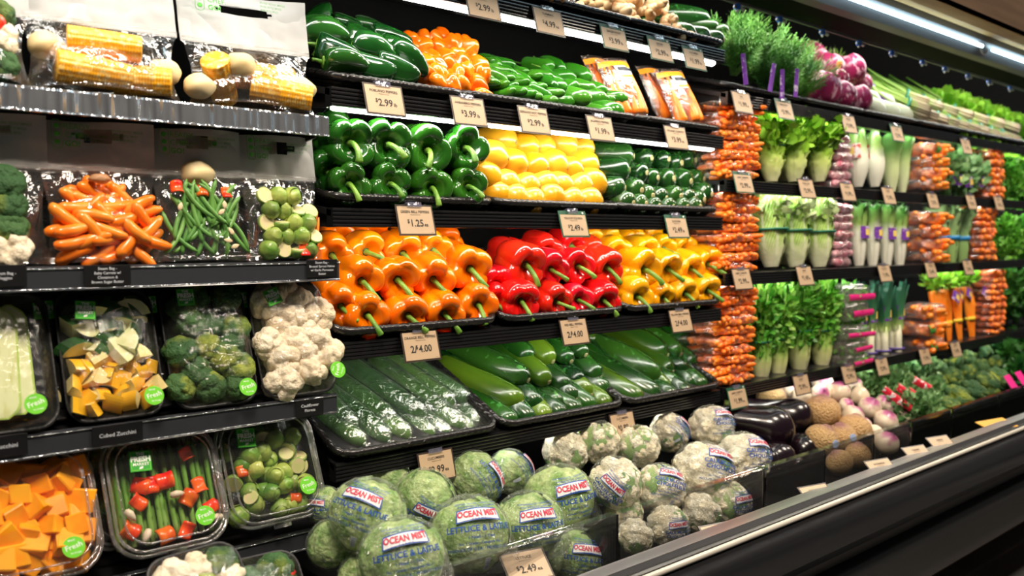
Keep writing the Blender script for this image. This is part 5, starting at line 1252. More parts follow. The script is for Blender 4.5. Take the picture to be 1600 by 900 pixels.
for i, a in enumerate([
    (962, 754, 41, -.16, -70, 10, 40, 1, 'bagged cauliflower beside the lettuces, blue lettering turned left'),
    (1031, 763, 40, -.17, -20, -24, 20, 1, 'bagged cauliflower second in the front row, label on top'),
    (1098, 736, 47, -.17, -10, -20, 22, 1, 'large bagged cauliflower in the middle of the front row'),
    (1159, 717, 43, -.16, -5, -20, 14, 1, 'bagged cauliflower touching the eggplants'),
    (997, 697, 34, -.05, -30, 0, 0, 0, 'cauliflower behind, right of the $0.89 tag'),
    (1046, 676, 31, .0, 0, -20, 60, 1, 'cauliflower at the back with a sideways label'),
    (1111, 667, 35, -.06, -5, -22, 10, 1, 'cauliflower at the back right under the rail with clear label'),
    (934, 690, 35, .0, -30, 0, 20, 0, 'creamy cauliflower left of the $0.89 tag'),
    (883, 706, 36, .02, -30, 0, 60, 0, 'leafy cauliflower at the left back of the heap'),
    (1044, 822, 33, -.25, -20, 5, 0, 1, 'cauliflower low behind the clear bin front, reading CHOU-FLEUR'),
    (1140, 786, 35, -.24, -10, 0, 0, 1, 'cauliflower low behind the clear bin front, right'),
    (1095, 802, 32, -.24, -10, 0, 60, 0, 'cauliflower low behind the clear bin front, middle'),
    (993, 838, 28, -.25, -10, 0, 60, 0, 'leafy cauliflower low at the left bin corner'),
    (975, 800, 30, -.17, -10, 0, 60, 0, 'cauliflower in shade under the first one')]):
    ball('bagged_cauliflower', a[0], a[1], a[2], a[3], a[4], a[5], a[6], a[7], i, a[8], 'cauliflower', 'bagged cauliflowers')
# ---- eggplants
EGG = P('eggplant_skin', (.004, .002, .0035), .22, col2=(.010, .004, .008), scale=7, coat=.3, bump=.2, bscale=25)
def egg(seed):
    return longveg('eggplant', EGG, .225, .057, seed+60, [(0, .35), (.05, .5), (.25, .62), (.5, .82), (.72, 1.0), (.88, .85), (.97, .45), (1, .1)], (.012, -.01)[seed % 2], tipmat=P('eggplant_scar', (.12, .05, .02), .6), endr=.12, wob=.03, n=32, k=30)
VG = [egg(0), egg(1)]
cal_ = MB(); 
cal_.add(lathe([(-.03, .008), (-.012, .010), (-.002, .018), (.012, .021), (.02, .020)], 20, lambda th, t, z, q: (z+(.012*math.cos(4*th) if t > .7 else 0), q)))
calm = cal_.mesh('green_cap', P('eggplant_cap', (.20, .24, .05), .55))
for i, (px, py, Y, axs, sc, d) in enumerate(((1226, 674, -.11, (.75, -.9, -.2), 1.12, 'big glossy eggplant on top, in front'), (1256, 652, -.04, (.8, -.9, -.2), 1.05, 'glossy eggplant behind the big top one'), (1232, 722, -.15, (.1, -1, -.15), .8, 'eggplant in the lower row, middle'), (1207, 730, -.15, (.1, -1, -.15), .75, 'eggplant in the lower row, left by the cauliflower'), (1270, 706, -.13, (.15, -1, -.15), .95, 'eggplant in the lower row, right, by the rutabagas'), (1256, 738, -.17, (.2, -1, -.05), .7, 'eggplant lowest, against the bin front'))):
    v = VG[i % 2]; thing('eggplant', v[0], orient(at(px, py, Y), axs, i*70, sc) @ T(0, 0, -.20), d, 'eggplant', 'eggplants in the bin', [('blossom_end', v[1]), ('green_cap', calm)])
# ---- rutabagas and turnips
RUT = P('rutabaga_skin', (.66, .40, .17), .5, ramp=[(0, (.62, .38, .16)), (.55, (.74, .46, .20)), (.8, (.48, .24, .20)), (1, (.30, .12, .14))], scale=2.5, bump=5, bscale=9, rnd=.1)
TUR = P('turnip_skin', (.85, .75, .6), .35, ramp=[(0, (.80, .64, .44)), (.54, (.88, .74, .56)), (.66, (.56, .14, .32)), (1, (.26, .02, .16))], scale=2, rnd=.08, coat=.2)
def root(nm_, mat, seed, tail):
    pr = interp([(-1.35, .02), (-1.12, .06), (-.93, .35), (-.6, .80), (-.1, 1.02), (.35, .98), (.72, .68), (.88, .35), (.95, .22), (1.0, .15), (1.02, .02)], 26) if tail else interp([(-1.0, .05), (-.93, .35), (-.6, .80), (-.1, 1.02), (.35, .98), (.72, .68), (.88, .35), (1.0, .2), (1.02, .02)], 24)
    return MB().add(lathe([(z, max(.004, r)) for z, r in pr], 28, lambda th, t, z, q: (z, q*(1+.06*noise.noise(Vector((math.cos(th)*1.5+seed, math.sin(th)*1.5, z*1.5))))))).mesh(nm_, mat)
RU = [root('rutabaga', RUT, s, False) for s in range(3)]; TU = [root('turnip', TUR, s, True) for s in range(3)]
ds = ['at the back left under the rail', 'largest, on top in the middle', 'in front, left, with a small sticker', 'in front, middle, reddish', 'in front, right', 'low behind the bin front, left', 'low behind the bin front, right']
for i, (px, py, rp, Y) in enumerate(((1205, 622, 23, .10), (1284, 644, 28, -.05), (1284, 688, 26, -.14), (1314, 684, 24, -.15), (1334, 673, 27, -.13), (1312, 722, 20, -.28), (1342, 710, 20, -.28))):
    p = at(px, py, Y); r = size(rp, p)
    kids = [('sticker', MB().add(lathe([(0, .26), (.02, .26), (.021, .2)], 16), 0, T(.1, -1.0, .15) @ RX(80)).mesh('sticker', P('pale_sticker', (.35, .45, .7), .4)))] if i in (2, 3) else ()
    thing('rutabaga', RU[i % 3], T(*p) @ RZ(-20) @ RX(R.uniform(-15, 15)) @ RY(R.uniform(-30, 30)) @ S(r), 'tan rutabaga '+ds[i], 'rutabaga', 'rutabagas in the bin', kids)
tu = [(1231, 610, 13, .11), (1252, 619, 15, .05), (1285, 600, 17, .08), (1282, 616, 15, .03), (1311, 612, 17, .0), (1333, 603, 15, .05), (1322, 634, 12, -.05), (1342, 619, 16, -.02), (1333, 650, 17, -.10), (1359, 638, 18, -.08), (1381, 630, 13, -.05), (1384, 658, 18, -.14), (1407, 655, 15, -.14), (1367, 677, 13, -.16), (1394, 636, 11, -.08), (1350, 664, 12, -.12), (1352, 688, 13, -.17), (1386, 692, 18, -.28), (1410, 682, 14, -.28), (1300, 640, 11, .0)]
for i, (px, py, rp, Y) in enumerate(sorted(tu)):
    p = at(px, py, Y); r = size(rp, p)
    wd = ['seen end on', 'showing its purple crown', 'tilted', 'pale side outward'][i % 4]
    thing('turnip', TU[i % 3], T(*p) @ RZ(R.uniform(-70, 90)) @ RX(R.uniform(0, 75)) @ S(r), f'purple and white turnip, {(ORD+["thirteenth from the left", "fourteenth from the left", "sixth from the right", "fifth from the right", "fourth from the right", "third from the right", "second from the right", "rightmost"])[i]} of the heap', 'turnip', 'turnips in the bin')

# ================================================================== leafy builders
def head(nm_, nleaf, H, r0, r1, rt, wd, ruf, mat, seed, wt=1.0, curl=.0, nu=8, nv=14, hv=.15):
    mb = MB(); rs = random.Random(seed)
    for i in range(nleaf):
        th = i*2.39996+rs.uniform(-.2, .2); lay = i/nleaf; hh = H*(1-hv*lay*rs.random()); k_ = 1-.55*lay; ph = rs.uniform(0, 9)
        def fn(u, v, th=th, hh=hh, k_=k_, ph=ph):
            rb = r0+(r1-r0)*math.sin(PI*.5*min(1, v*2.2)); rr = (rb+(rt-r1)*max(0, v-.45)**1.5*2.4)*k_
            w_ = wd*(1-v)+wt*v if v < .9 else (wd*.1+wt*.9)*math.sqrt(max(0, (1-v)/.1))*.9+.05
            e = (u-.5)*2; a = th+e*w_
            ru = ruf*v**1.6*(abs(e)**.7)*(math.sin(v*34+ph+e*4)+.8*noise.noise(Vector((v*14+ph, e*5, th))))
            rr2 = rr+ru+curl*v**4
            return (rr2*math.cos(a), rr2*math.sin(a), hh*v-curl*.8*max(0, v-.8)*4*.3+ru*.5)
        mb.add(sheet(fn, nu, nv))
    return mb
def tuft(n, rx, ry, rz, ls, seed, mb=None, up=.5, thin=.5, cz=0, shell=.55):
    mb = mb or MB(); rs = random.Random(seed)
    for i in range(n):
        d = Vector((rs.gauss(0, 1), rs.gauss(0, 1), rs.gauss(0, 1))).normalized(); q = shell+(1-shell)*rs.random()
        c = Vector((d.x*rx*q, d.y*ry*q, d.z*rz*q+cz)); t = (d+Vector((0, 0, up))+Vector((rs.uniform(-.6, .6), rs.uniform(-.6, .6), rs.uniform(-.6, .6)))).normalized()
        s_ = t.orthogonal().normalized(); s_.rotate(Matrix.Rotation(rs.uniform(0, 6.28), 3, t)); nrm = t.cross(s_); l = ls*rs.uniform(.6, 1.3); w_ = l*thin
        v = [c, c+t*l*.35+s_*w_*.5+nrm*l*.12, c+t*l*.75+s_*w_*.38, c+t*l, c+t*l*.75-s_*w_*.38, c+t*l*.35-s_*w_*.5+nrm*l*.12]
        mb.add(([tuple(p) for p in v], [(0, 1, 2, 3), (0, 3, 4, 5)]), uv=[(.5, .5+.5*rs.random()*abs(q))]*6)
    return mb
GLF = P('green_leaf', (.2, .5, .04), .45, ramp=[(0, (.74, .76, .46)), (.35, (.55, .68, .20)), (.55, (.30, .58, .05)), (1, (.17, .50, .02))], scale=16, rnd=.1, bump=.5, bscale=50)
NAP = P('napa_leaf', (.4, .6, .1), .42, ramp=[(0, (.84, .84, .62)), (.25, (.70, .78, .42)), (.42, (.36, .58, .10)), (1, (.24, .50, .05))], scale=26, rnd=.08, bump=.8, bscale=45)
PAR = P('parsley_leaf', (.06, .28, .02), .5, col2=(.16, .46, .04), scale=30, rnd=.15, ramp=None)
DIL = P('dill_frond', (.10, .32, .05), .55, col2=(.24, .52, .10), scale=30, rnd=.12)
HRT = P('endive_leaf', (.5, .6, .2), .42, ramp=[(0, (.80, .74, .50)), (.45, (.66, .68, .30)), (.8, (.42, .58, .12)), (1, (.22, .46, .05))], scale=26, rnd=.08, bump=.4, bscale=60)
DGL = P('dark_leaf', (.02, .12, .02), .4, col2=(.07, .24, .04), scale=16, rnd=.15)
WST = P('white_stalk', (.80, .80, .70), .35, ramp=[(0, (.84, .82, .72)), (.55, (.80, .82, .66)), (.72, (.30, .46, .12)), (1, (.05, .22, .03))], scale=12, rnd=.05, coat=.1)
PST = P('pale_green_stalk', (.5, .62, .3), .4, ramp=[(0, (.72, .76, .50)), (.5, (.50, .62, .26)), (.75, (.16, .36, .08)), (1, (.05, .20, .04))], scale=12, rnd=.06)
BND = P('green_band', (.01, .16, .09), .4); PUR = P('purple_tag', (.16, .04, .34), .4, col2=(.55, .45, .65), scale=55, lo=.55, hi=.62); PUB = P('purple_band', (.10, .06, .32), .4); YBD = P('yellow_band', (.9, .65, .05), .4); BLB = P('blue_band', (.02, .25, .6), .4)
def _veins(m):
    nt = m.node_tree; L = nt.links.new; b = nt.nodes['Principled BSDF']; src = b.inputs['Base Color'].links[0].from_socket
    tc = nd(nt, 'ShaderNodeTexCoord'); sp = nd(nt, 'ShaderNodeSeparateXYZ'); L(tc.outputs['UV'], sp.inputs[0])
    def mth(op, a, b_=None):
        n = nd(nt, 'ShaderNodeMath', operation=op)
        for i, q in enumerate((a, b_)):
            if q is None: continue
            if isinstance(q, (int, float)): n.inputs[i].default_value = q
            else: L(q, n.inputs[i])
        return n.outputs[0]
    e = mth('ABSOLUTE', mth('SUBTRACT', sp.outputs[0], .5))
    vein = mth('GREATER_THAN', mth('SINE', mth('MULTIPLY', mth('SUBTRACT', sp.outputs[1], mth('MULTIPLY', e, .9)), 62.)), .86)
    rib = mth('LESS_THAN', e, mth('MULTIPLY', mth('SUBTRACT', 1.05, sp.outputs[1]), .11))
    f = mth('MULTIPLY', mth('MAXIMUM', vein, rib), .75)
    mx = nd(nt, 'ShaderNodeMix', data_type='RGBA'); L(f, mx.inputs[0]); L(src, mx.inputs[6]); mx.inputs[7].default_value = (.80, .84, .58, 1); L(mx.outputs[2], b.inputs['Base Color'])
_veins(NAP)
NAPT = P('napa_tip', (.30, .52, .07), .45, col2=(.48, .66, .16), scale=30)
def band(r, z, h=.006, m=BND, n=20):
    return MB().add(lathe([(z-h/2, r*.98), (z-h/2, r*1.02), (z+h/2, r*1.02), (z+h/2, r*.98)], n)).mesh('band', m)
def tagm(r, z, h, m=PUR):
    def fn(u, v): a = -PI/2+(u-.5)*1.7; return (r*math.cos(a), r*math.sin(a), z+(v-.5)*h)
    g = sheet(fn, 8, 2)
    mb = MB().add(g, 0)
    def f2(u, v): a = -PI/2+(u-.5)*.7; return ((r+.0012)*math.cos(a), (r+.0012)*math.sin(a), z+(v-.5)*h*.5)
    mb.add(sheet(f2, 6, 2), 1)
    return mb.mesh('paper_tag', [m, P('tag_yellow', (.85, .62, .15), .4)])
def stand(nm_, mesh, px, ybase, Y, label, cat, grp, kids=(), lean=0, rz=None, sc=1., dz=0):
    """a thing whose foot stands at the pixel (px, ybase) in the plane Y"""
    p = at(px, ybase, Y)
    return thing(nm_, mesh, T(p.x, p.y, p.z+dz) @ RX(-lean) @ (RZ(R.uniform(0, 360)) if rz is None else RZ(rz)) @ S(sc), label, cat, grp, kids)
# second shelf: green leaf lettuce
gl = [tuft(260, .075, .07, .055, .032, s, head('green_leaf_lettuce', 16, .17, .018, .042, .075, .9, .03, GLF, s, .7, .01), .3, .9, .155, .6) for s in range(3)]
glm = [g.mesh('green_leaf_lettuce', GLF) for g in gl]
for i, (px, Y, w_) in enumerate(((1206, .07, 'left one'), (1240, .06, 'middle one'), (1279, .06, 'right one'), (1222, .20, 'behind the left pair'), (1262, .20, 'behind the right pair'))):
    stand('green_leaf_lettuce', glm[i % 3], px, 284, Y, 'curly green leaf lettuce head on the second right shelf, '+w_, 'lettuce', 'green leaf lettuces', [('band', band(.043, .105))], lean=4, sc=1.02)
# third shelf: napa cabbage
npm = [tuft(90, .05, .05, .04, .03, s, head('napa_cabbage', 18, .225, .022, .050, .062, .75, .016, NAP, s+5, .8, -.012, hv=.12), .6, .9, .18, .8).mesh('napa_cabbage', NAP) for s in range(3)]
for i, (px, Y, w_) in enumerate(((1205, .06, 'left one'), (1243, .06, 'middle one'), (1280, .06, 'right one'), (1225, .2, 'behind the left pair'), (1268, .2, 'behind the right pair'))):
    stand('napa_cabbage', npm[i % 3], px, 417, Y, 'napa cabbage with white ribs on the third right shelf, '+w_, 'cabbage', 'napa cabbages', [('band', band(.057, .115, .007))], lean=4, sc=1.)
# fourth shelf: leafy chicory heads with curly tops
def cel(seed):
    mb = head('c', 14, .17, .018, .036, .045, 1.0, .012, HRT, seed, .8); tuft(420, .06, .06, .085, .026, seed, mb, .4, .6, .215)
    tuft(200, .045, .045, .05, .022, seed+9, mb, .3, .6, .13, .8)
    for k in range(8):
        a = k*.8; mb.add(tube([(.02*math.cos(a), .02*math.sin(a), .08), (.035*math.cos(a), .035*math.sin(a), .2), (.05*math.cos(a), .05*math.sin(a), .27)], [.0035, .003, .002], 6), uv=[(0, .6)]*18)
    return mb
CEM = P('leafy_chicory', (.1, .35, .03), .45, ramp=[(0, (.78, .74, .48)), (.35, (.60, .66, .26)), (.55, (.24, .48, .07)), (.8, (.10, .36, .03)), (1, (.05, .25, .015))], scale=26, rnd=.1)
cem = [cel(s).mesh('leafy_heart', CEM) for s in range(3)]
for i, (px, py, Y, w_) in enumerate(((1188, 597, .06, 'leftmost, beside the carrot bags'), (1215, 591, .06, 'second from the left'), (1248, 584, .06, 'third, with a broad cream base'), (1283, 577, .06, 'rightmost, beside the salad bags'), (1203, 580, .2, 'behind the left pair'), (1262, 570, .2, 'behind the right pair'))):
    stand('leafy_heart', cem[i % 3], px, py, Y, 'leafy green chicory bunch with pale heart, '+w_, 'salad', 'leafy chicory bunches on the lowest right shelf', [('band', band(.04, .125))], lean=3, sc=(1., 1., 1.12, 1.05, 1, 1)[i])

# ---- stacked bags
def bagstack(seed, w_, d, h, n, mat, r, nm_, bagmat, L_=.05):
    rs = random.Random(seed); mb = MB()
    for k in range(n):
        x = rs.uniform(-w_/2+L_*.4, w_/2-L_*.4); y = rs.uniform(-d/2+L_*.3, d/2-L_*.3) if k > n*.55 else -d/2+r+rs.uniform(0, .008); z = rs.uniform(r, h-r)
        a = rs.uniform(-50, 50)
        g = lathe([(-L_/2, .001), (-L_/2+r*.4, r*.75), (-L_*.2, r), (L_*.25, r*.9), (L_/2-r*.4, r*.6), (L_/2, .001)], 10)
        mb.add(g, 0, T(x, y, z) @ RZ(a) @ RY(90+rs.uniform(-8, 8)))
    inner = mb.mesh(nm_, mat)
    v, f, uv = sph(30, 16, 1); o = []
    for p in v:
        q = Vector(p); e = .55; s_ = lambda t: math.copysign(abs(t)**e, t)
        x, y, z = s_(q.x)*w_*.53, s_(q.y)*d*.53, s_(q.z)*h*.50
        nn = noise.noise(Vector((x*30+seed, y*30, z*60)))
        o.append((x*(1+.06*nn)+(0 if abs(q.x) < .8 else .006*math.sin(y*200)), y*(1+.07*nn), h/2+z*(1+.15*nn)))
    return MB().add((o, f, uv)).mesh('stacked_bag', bagmat), inner
CBF = film('carrot_bag_film', .12, .65, .13, bump=1.2, bscale=38, rough=.1, tint=(1, .93, .88), hazecol=(1, .75, .62))
RBF = film('radish_bag_film', .12, .7, .16, bump=1.2, bscale=38, rough=.1, hazecol=(.95, .8, .85))
SBs = [bagstack(s, .185, .15, .032, 46, CARO, .0082, 'carrots', CBF, .065) for s in range(3)]
lv = ['bottom bag', 'second bag from the bottom', 'third bag from the bottom', 'fourth bag from the bottom', 'fifth bag from the bottom', 'sixth bag from the bottom', 'seventh bag from the bottom', 'eighth bag from the bottom', 'ninth bag from the bottom', 'tenth bag from the bottom']
def stack(pool, x, y, z0, n, step, nm_, part, desc, cat, grp, sc=1., seed=0, jit=.008):
    rs = random.Random(seed)
    for k in range(n):
        v = pool[rs.randrange(len(pool))]
        l_ = lv[k] if k < n-1 else 'topmost bag'
        thing(nm_, v[0], T(x+rs.uniform(-jit, jit), y+rs.uniform(-jit, jit)*.6, z0+k*step) @ RZ(rs.uniform(-7, 7)) @ RY(rs.uniform(-3, 3)) @ S(sc, sc, sc*rs.uniform(.95, 1.08)), f'{desc}, {l_}', cat, grp, [(part, v[1])])
stack(SBs, 1.335, .085, ZR[1]+.018, 8, .0275, 'baby_carrot_bag', 'carrots', 'baby carrot bag in the upper stack beside the leaf lettuces', 'bag', 'baby carrot bags, upper stack', 1., 1)
stack(SBs, 1.335, .085, ZR[2]+.018, 8, .028, 'baby_carrot_bag', 'carrots', 'baby carrot bag in the stack beside the napa cabbages', 'bag', 'baby carrot bags, middle stack', 1., 2)
stack(SBs, 1.325, .085, ZR[3]+.018, 10, .028, 'baby_carrot_bag', 'carrots', 'baby carrot bag in the lowest stack above the eggplants', 'bag', 'baby carrot bags, lowest stack', 1., 3)
RAD = P('radish_skin', (.52, .05, .12), .35, col2=(.80, .45, .50), scale=40, rnd=.2)
RBs = [bagstack(s+5, .12, .13, .034, 26, RAD, .0125, 'radishes', RBF, .026) for s in range(2)]
def xof(px, py, Y): return at(px, py, Y).x
stack(RBs, xof(1310, 280, .05), .09, ZR[1]+.018, 6, .030, 'radish_bag', 'radishes', 'pink radish bag in the upper radish stack', 'bag', 'radish bags, upper stack', 1., 4, .006)
stack(RBs, xof(1311, 400, .05), .09, ZR[2]+.018, 7, .030, 'radish_bag', 'radishes', 'pink radish bag in the lower radish stack', 'bag', 'radish bags, lower stack', 1., 5, .006)
# salad bags with pink bands
PNK = P('pink_band', (.75, .02, .22), .4)
def saladbag(seed):
    v = bagstack(seed, .15, .13, .055, 5, DGL, .012, 'leaves', RBF, .05)
    t = tuft(160, .07, .06, .024, .022, seed, None, 0, .6, .027); lm = t.mesh('leaves', PAR)
    def fn(u, w_): return ((w_-.5)*.03, -.072+.012*(2*u-1)**2, .006+u*.04)
    def fn2(u, w_): return ((u-.5)*.15, -.069-.004*math.sin(PI*w_), .014+w_*.016)
    return v[0], lm, MB().add(sheet(fn2, 6, 3)).mesh('printed_band', PNK)
sv = [saladbag(s) for s in range(2)]
for i, (py, Y, l_) in enumerate(((573, .05, 'bottom one'), (552, .05, 'second from the bottom'), (530, .05, 'third from the bottom'), (500, .06, 'fourth, dark green'), (475, .06, 'topmost, standing taller'))):
    p = at(1318, py, Y); v = sv[i % 2]
    thing('salad_bag', v[0], T(*p) @ RZ(R.uniform(-8, 8)) @ S(1, 1, 1 if i < 3 else 1.3), 'clear salad bag with a pink band beside the leeks, '+l_, 'bag', 'pink banded salad bags', [('leaves', v[1]), ('printed_band', v[2])])
# ---- fennel tubs and bok choy of the second shelf
def stalkhead(seed, H, r1, rt, mat, n=9, wt=.5, wd=.9, tw=.0):
    return head('s', n, H, .016, r1, rt, wd, .004, mat, seed, wt, 0, 6, 12).mesh('stalks', mat)
bok = [stalkhead(s, .22, .036, .07, PST, 11, .7) for s in range(2)]; fen = [stalkhead(s+4, .20, .040, .026, WST, 9, .45, 1.2) for s in range(2)]
for i, (px, w_) in enumerate(((1340, 'left one'), (1366, 'right one'))):
    stand('celery_heart', fen[i], px, 292, .05, 'pale celery heart in a printed sleeve on the second right shelf, '+w_, 'celery', 'sleeved celery hearts', [('printed_sleeve', tagm(.043, .12, .05, P('sleeve_print', (.75, .72, .70), .35, col2=(.6, .12, .08), scale=60, lo=.5, hi=.58)))], lean=4)
for i, (px, Y, w_) in enumerate(((1392, .05, 'in front, left'), (1409, .07, 'in front, right'), (1400, .18, 'behind'))):
    stand('bok_choy', bok[i % 2], px, 301, Y, 'bok choy with broad dark leaves on the second right shelf, '+w_, 'bok choy', 'bok choy bunches of the second shelf', lean=3)
# third shelf bok choy with purple tags
bk2 = [stalkhead(s+8, .22, .030, .045, WST, 9, .75, 1.0) for s in range(3)]
for i, px in enumerate((1342, 1363, 1385, 1405)):
    stand('white_bok_choy', bk2[i % 3], px, 415, .05, f'white stemmed bok choy with a purple tag, {nth(i, 4)}', 'bok choy', 'white bok choy bunches', [('paper_tag', tagm(.036, .115, .042), RZ(0))], lean=3, rz=0)
for i, px in enumerate((1352, 1374, 1396)):
    stand('white_bok_choy', bk2[i % 3], px, 405, .17, f'white stemmed bok choy in the shaded second row, {nth(i, 3)}', 'bok choy', 'white bok choy bunches', lean=3)
# leeks
LEK = P('leek_leaf', (.1, .25, .1), .38, ramp=[(0, (.80, .76, .62)), (.30, (.78, .76, .56)), (.45, (.40, .54, .16)), (.62, (.05, .20, .08)), (1, (.03, .13, .08))], scale=14, rnd=.08)
def leek(seed):
    mb = MB(); rs = random.Random(seed)
    for k in range(3):
        a = k*2.1; x0 = .014*math.cos(a); y0 = .014*math.sin(a)
        mb.add(tube([(x0, y0, 0), (x0, y0, .008), (x0*1.1, y0*1.1, .10), (x0*1.3, y0*1.3, .15)], [.010, .0135, .0125, .014], 12), uv=None) if False else None
        g = tube([(x0, y0, 0), (x0, y0, .006), (x0, y0, .06), (x0*1.1, y0*1.1, .12)], [.009, .0145, .0125, .013], 12); n = len(g[0]); g = (g[0], g[1], [(0, .45*p[2]/.12) for p in g[0]]); mb.add(g)
        for j in range(5):
            b = a+j*1.25
            def fn(u, v, b=b, x0=x0, y0=y0, j=j): e = (u-.5)*2; r = .012+.022*v**2; w_ = (.014-.006*v); return (x0*(1+v)+r*math.cos(b)-e*w_*math.sin(b), y0*(1+v)+r*math.sin(b)+e*w_*math.cos(b), .10+v*(.17-.01*j)+abs(e)*.004)
            g = sheet(fn, 4, 8); g = (g[0], g[1], [(u, .42+.58*v) for u, v in g[2]]); mb.add(g)
    return mb.mesh('leek_bunch', LEK)
lk = [leek(s) for s in range(3)]
for i, (px, py) in enumerate(((1341, 571), (1357, 567), (1379, 563), (1400, 559))):
    stand('leek_bunch', lk[i % 3], px, py, .05, f'leek bunch with white roots and purple tag, {nth(i, 4)}', 'leek', 'leek bunches', [('paper_tag', tagm(.032, .165, .05)), ('band', band(.030, .035, .006, PUB))], lean=3, rz=0, sc=1.04)
for i, (px, py) in enumerate(((1349, 556), (1372, 552), (1392, 548))):
    stand('leek_bunch', lk[i % 3], px, py, .16, f'leek bunch in the second row, {nth(i, 3)}', 'leek', 'leek bunches', lean=3, rz=40, sc=1.04)
# ---- long carrots in bags, piled
LCF = [bagstack(s+11, .14, .14, .05, 16, CARO, .012, 'carrots', RBF, .10) for s in range(2)]
LGB = P('bag_green_print', (.03, .32, .06), .4)
gb = MB().add(sheet(lambda u, v: (-.062+u*.04, -.076+.01*(1-math.sin(PI*v)), .006+v*.036), 3, 4)).mesh('printed_band', LGB)
def pile(px, pys, Y, desc, grp, sc=1., gbs=()):
    n = len(pys)
    for i, py in enumerate(pys):
        v = LCF[i % 2]; p = at(px+R.uniform(-2, 2), py, Y); l_ = lv[i] if i < n-1 else 'topmost bag'
        thing('carrot_bag', v[0], T(*p) @ RZ(R.uniform(-10, 10)) @ RY(R.uniform(-6, 6)) @ S(sc), f'{desc}, {l_}', 'bag', grp, [('carrots', v[1])]+([('printed_band', gb)] if i in gbs else []))
pile(1440, (300, 283, 264, 246), .06, 'bag of thick carrots on the second right shelf', 'thick carrot bags, second shelf', 1.02, (0, 2, 3))
pile(1439, (412, 392, 372, 352), .06, 'bag of thick carrots on the third right shelf', 'thick carrot bags, third shelf', 1.05, ())
pile(1434, (548, 522, 496), .06, 'bag of thick carrots on the lowest right shelf', 'thick carrot bags, lowest shelf', 1.12, (0, 1))
FBs = [bagstack(s+21, .15, .14, .030, 24, CARO, .010, 'carrots', CBF, .05) for s in range(2)]
stack(FBs, xof(1545, 300, .05), .08, ZR[1]+.018, 8, .028, 'baby_carrot_bag', 'carrots', 'far carrot bag on the second right shelf', 'bag', 'far carrot bags, second shelf', 1., 6)
stack(FBs, xof(1528, 400, .05), .08, ZR[2]+.018, 8, .028, 'baby_carrot_bag', 'carrots', 'far carrot bag on the third right shelf', 'bag', 'far carrot bags, third shelf', 1.1, 7)
stack(FBs, xof(1547, 500, .05), .08, ZR[3]+.018, 10, .028, 'baby_carrot_bag', 'carrots', 'far carrot bag on the lowest right shelf', 'bag', 'far carrot bags, lowest shelf', 1., 8)
# ---- bunched carrots
def cbunch(seed):
    rs = random.Random(seed); mb = MB()
    for k in range(6):
        x = -.028+.0115*k; a = rs.uniform(-.08, .08)
        L_ = rs.uniform(.20, .23); pts = [(x*1.1+a*.01, rs.uniform(-.012, .012), .215), (x, -.004, .15), (x*.8, -.002, .08), (x*.55+a*.03, 0, .215-L_)]
        mb.add(tube(interp(pts, 12), [.0105, .0118, .011, .0105, .0098, .009, .008, .007, .006, .0045, .003, .001], 10))
    g = tuft(110, .045, .035, .035, .03, seed, None, .7, .5, .25)
    return mb.mesh('carrot_bunch', CARO), g.mesh('leaves', GLF)
cbn = [cbunch(s) for s in range(3)]
for i, (px, py) in enumerate(((1470, 542), (1484, 538), (1500, 534), (1519, 530))):
    v = cbn[i % 3]; stand('carrot_bunch', v[0], px, py, .04+.01*(i % 2), f'bunch of fresh carrots with yellow band, {nth(i, 4)}', 'carrot', 'fresh carrot bunches', [('leaves', v[1]), ('band', band(.031, .085, .012, YBD, 20), S(1, .55, 1)), ('paper_tag', tagm(.036, .22, .04), S(1, .6, 1) @ RY(35))], lean=8, rz=R.uniform(-8, 8), sc=1.05)
# ---- leafy bunches
def bunch(seed, n, rx, ry, rz, ls, mat, thin=.7, cz=0, stems=True):
    mb = tuft(n, rx, ry, rz, ls, seed, None, .4, thin, cz)
    if stems:
        for k in range(7):
            a = k*.9; mb.add(tube([(.008*math.cos(a), .008*math.sin(a), -rz*1.3+cz), (.02*math.cos(a), .02*math.sin(a), cz)], [.004, .003], 6), uv=[(0, 0)]*12)
    return mb.mesh('leafy_bunch', mat)
KAL = P('kale_leaf', (.10, .26, .08), .5, col2=(.28, .46, .20), scale=26, rnd=.12)
kb = [bunch(s, 260, .055, .05, .075, .035, KAL) for s in range(2)]
def leafy(nm_, me, px, py, Y, label, cat, grp, kids=(), sc=1., rx=0, rz=0): return thing(nm_, me, T(*at(px, py, Y)) @ RZ(rz) @ RX(rx) @ S(sc), label, cat, grp, kids)
for i, (px, py, Y) in enumerate(((1482, 268, .06), (1500, 272, .06), (1517, 272, .08), (1490, 256, .14), (1512, 258, .15))):
    leafy('chard_bunch', kb[i % 2], px, py, Y, f'dark green leafy bunch on the second right shelf, {("left front", "middle front, purple tag", "right front", "left back", "right back")[i]}', 'greens', 'leafy bunches, second shelf', [('paper_tag', tagm(.05, -.035, .045))] if i < 3 else ())
pb_ = [bunch(s+4, 420, .06, .05, .085, .022, PAR, .8) for s in range(2)]
dg = [bunch(s+7, 300, .065, .05, .10, .04, DGL, .75) for s in range(2)]
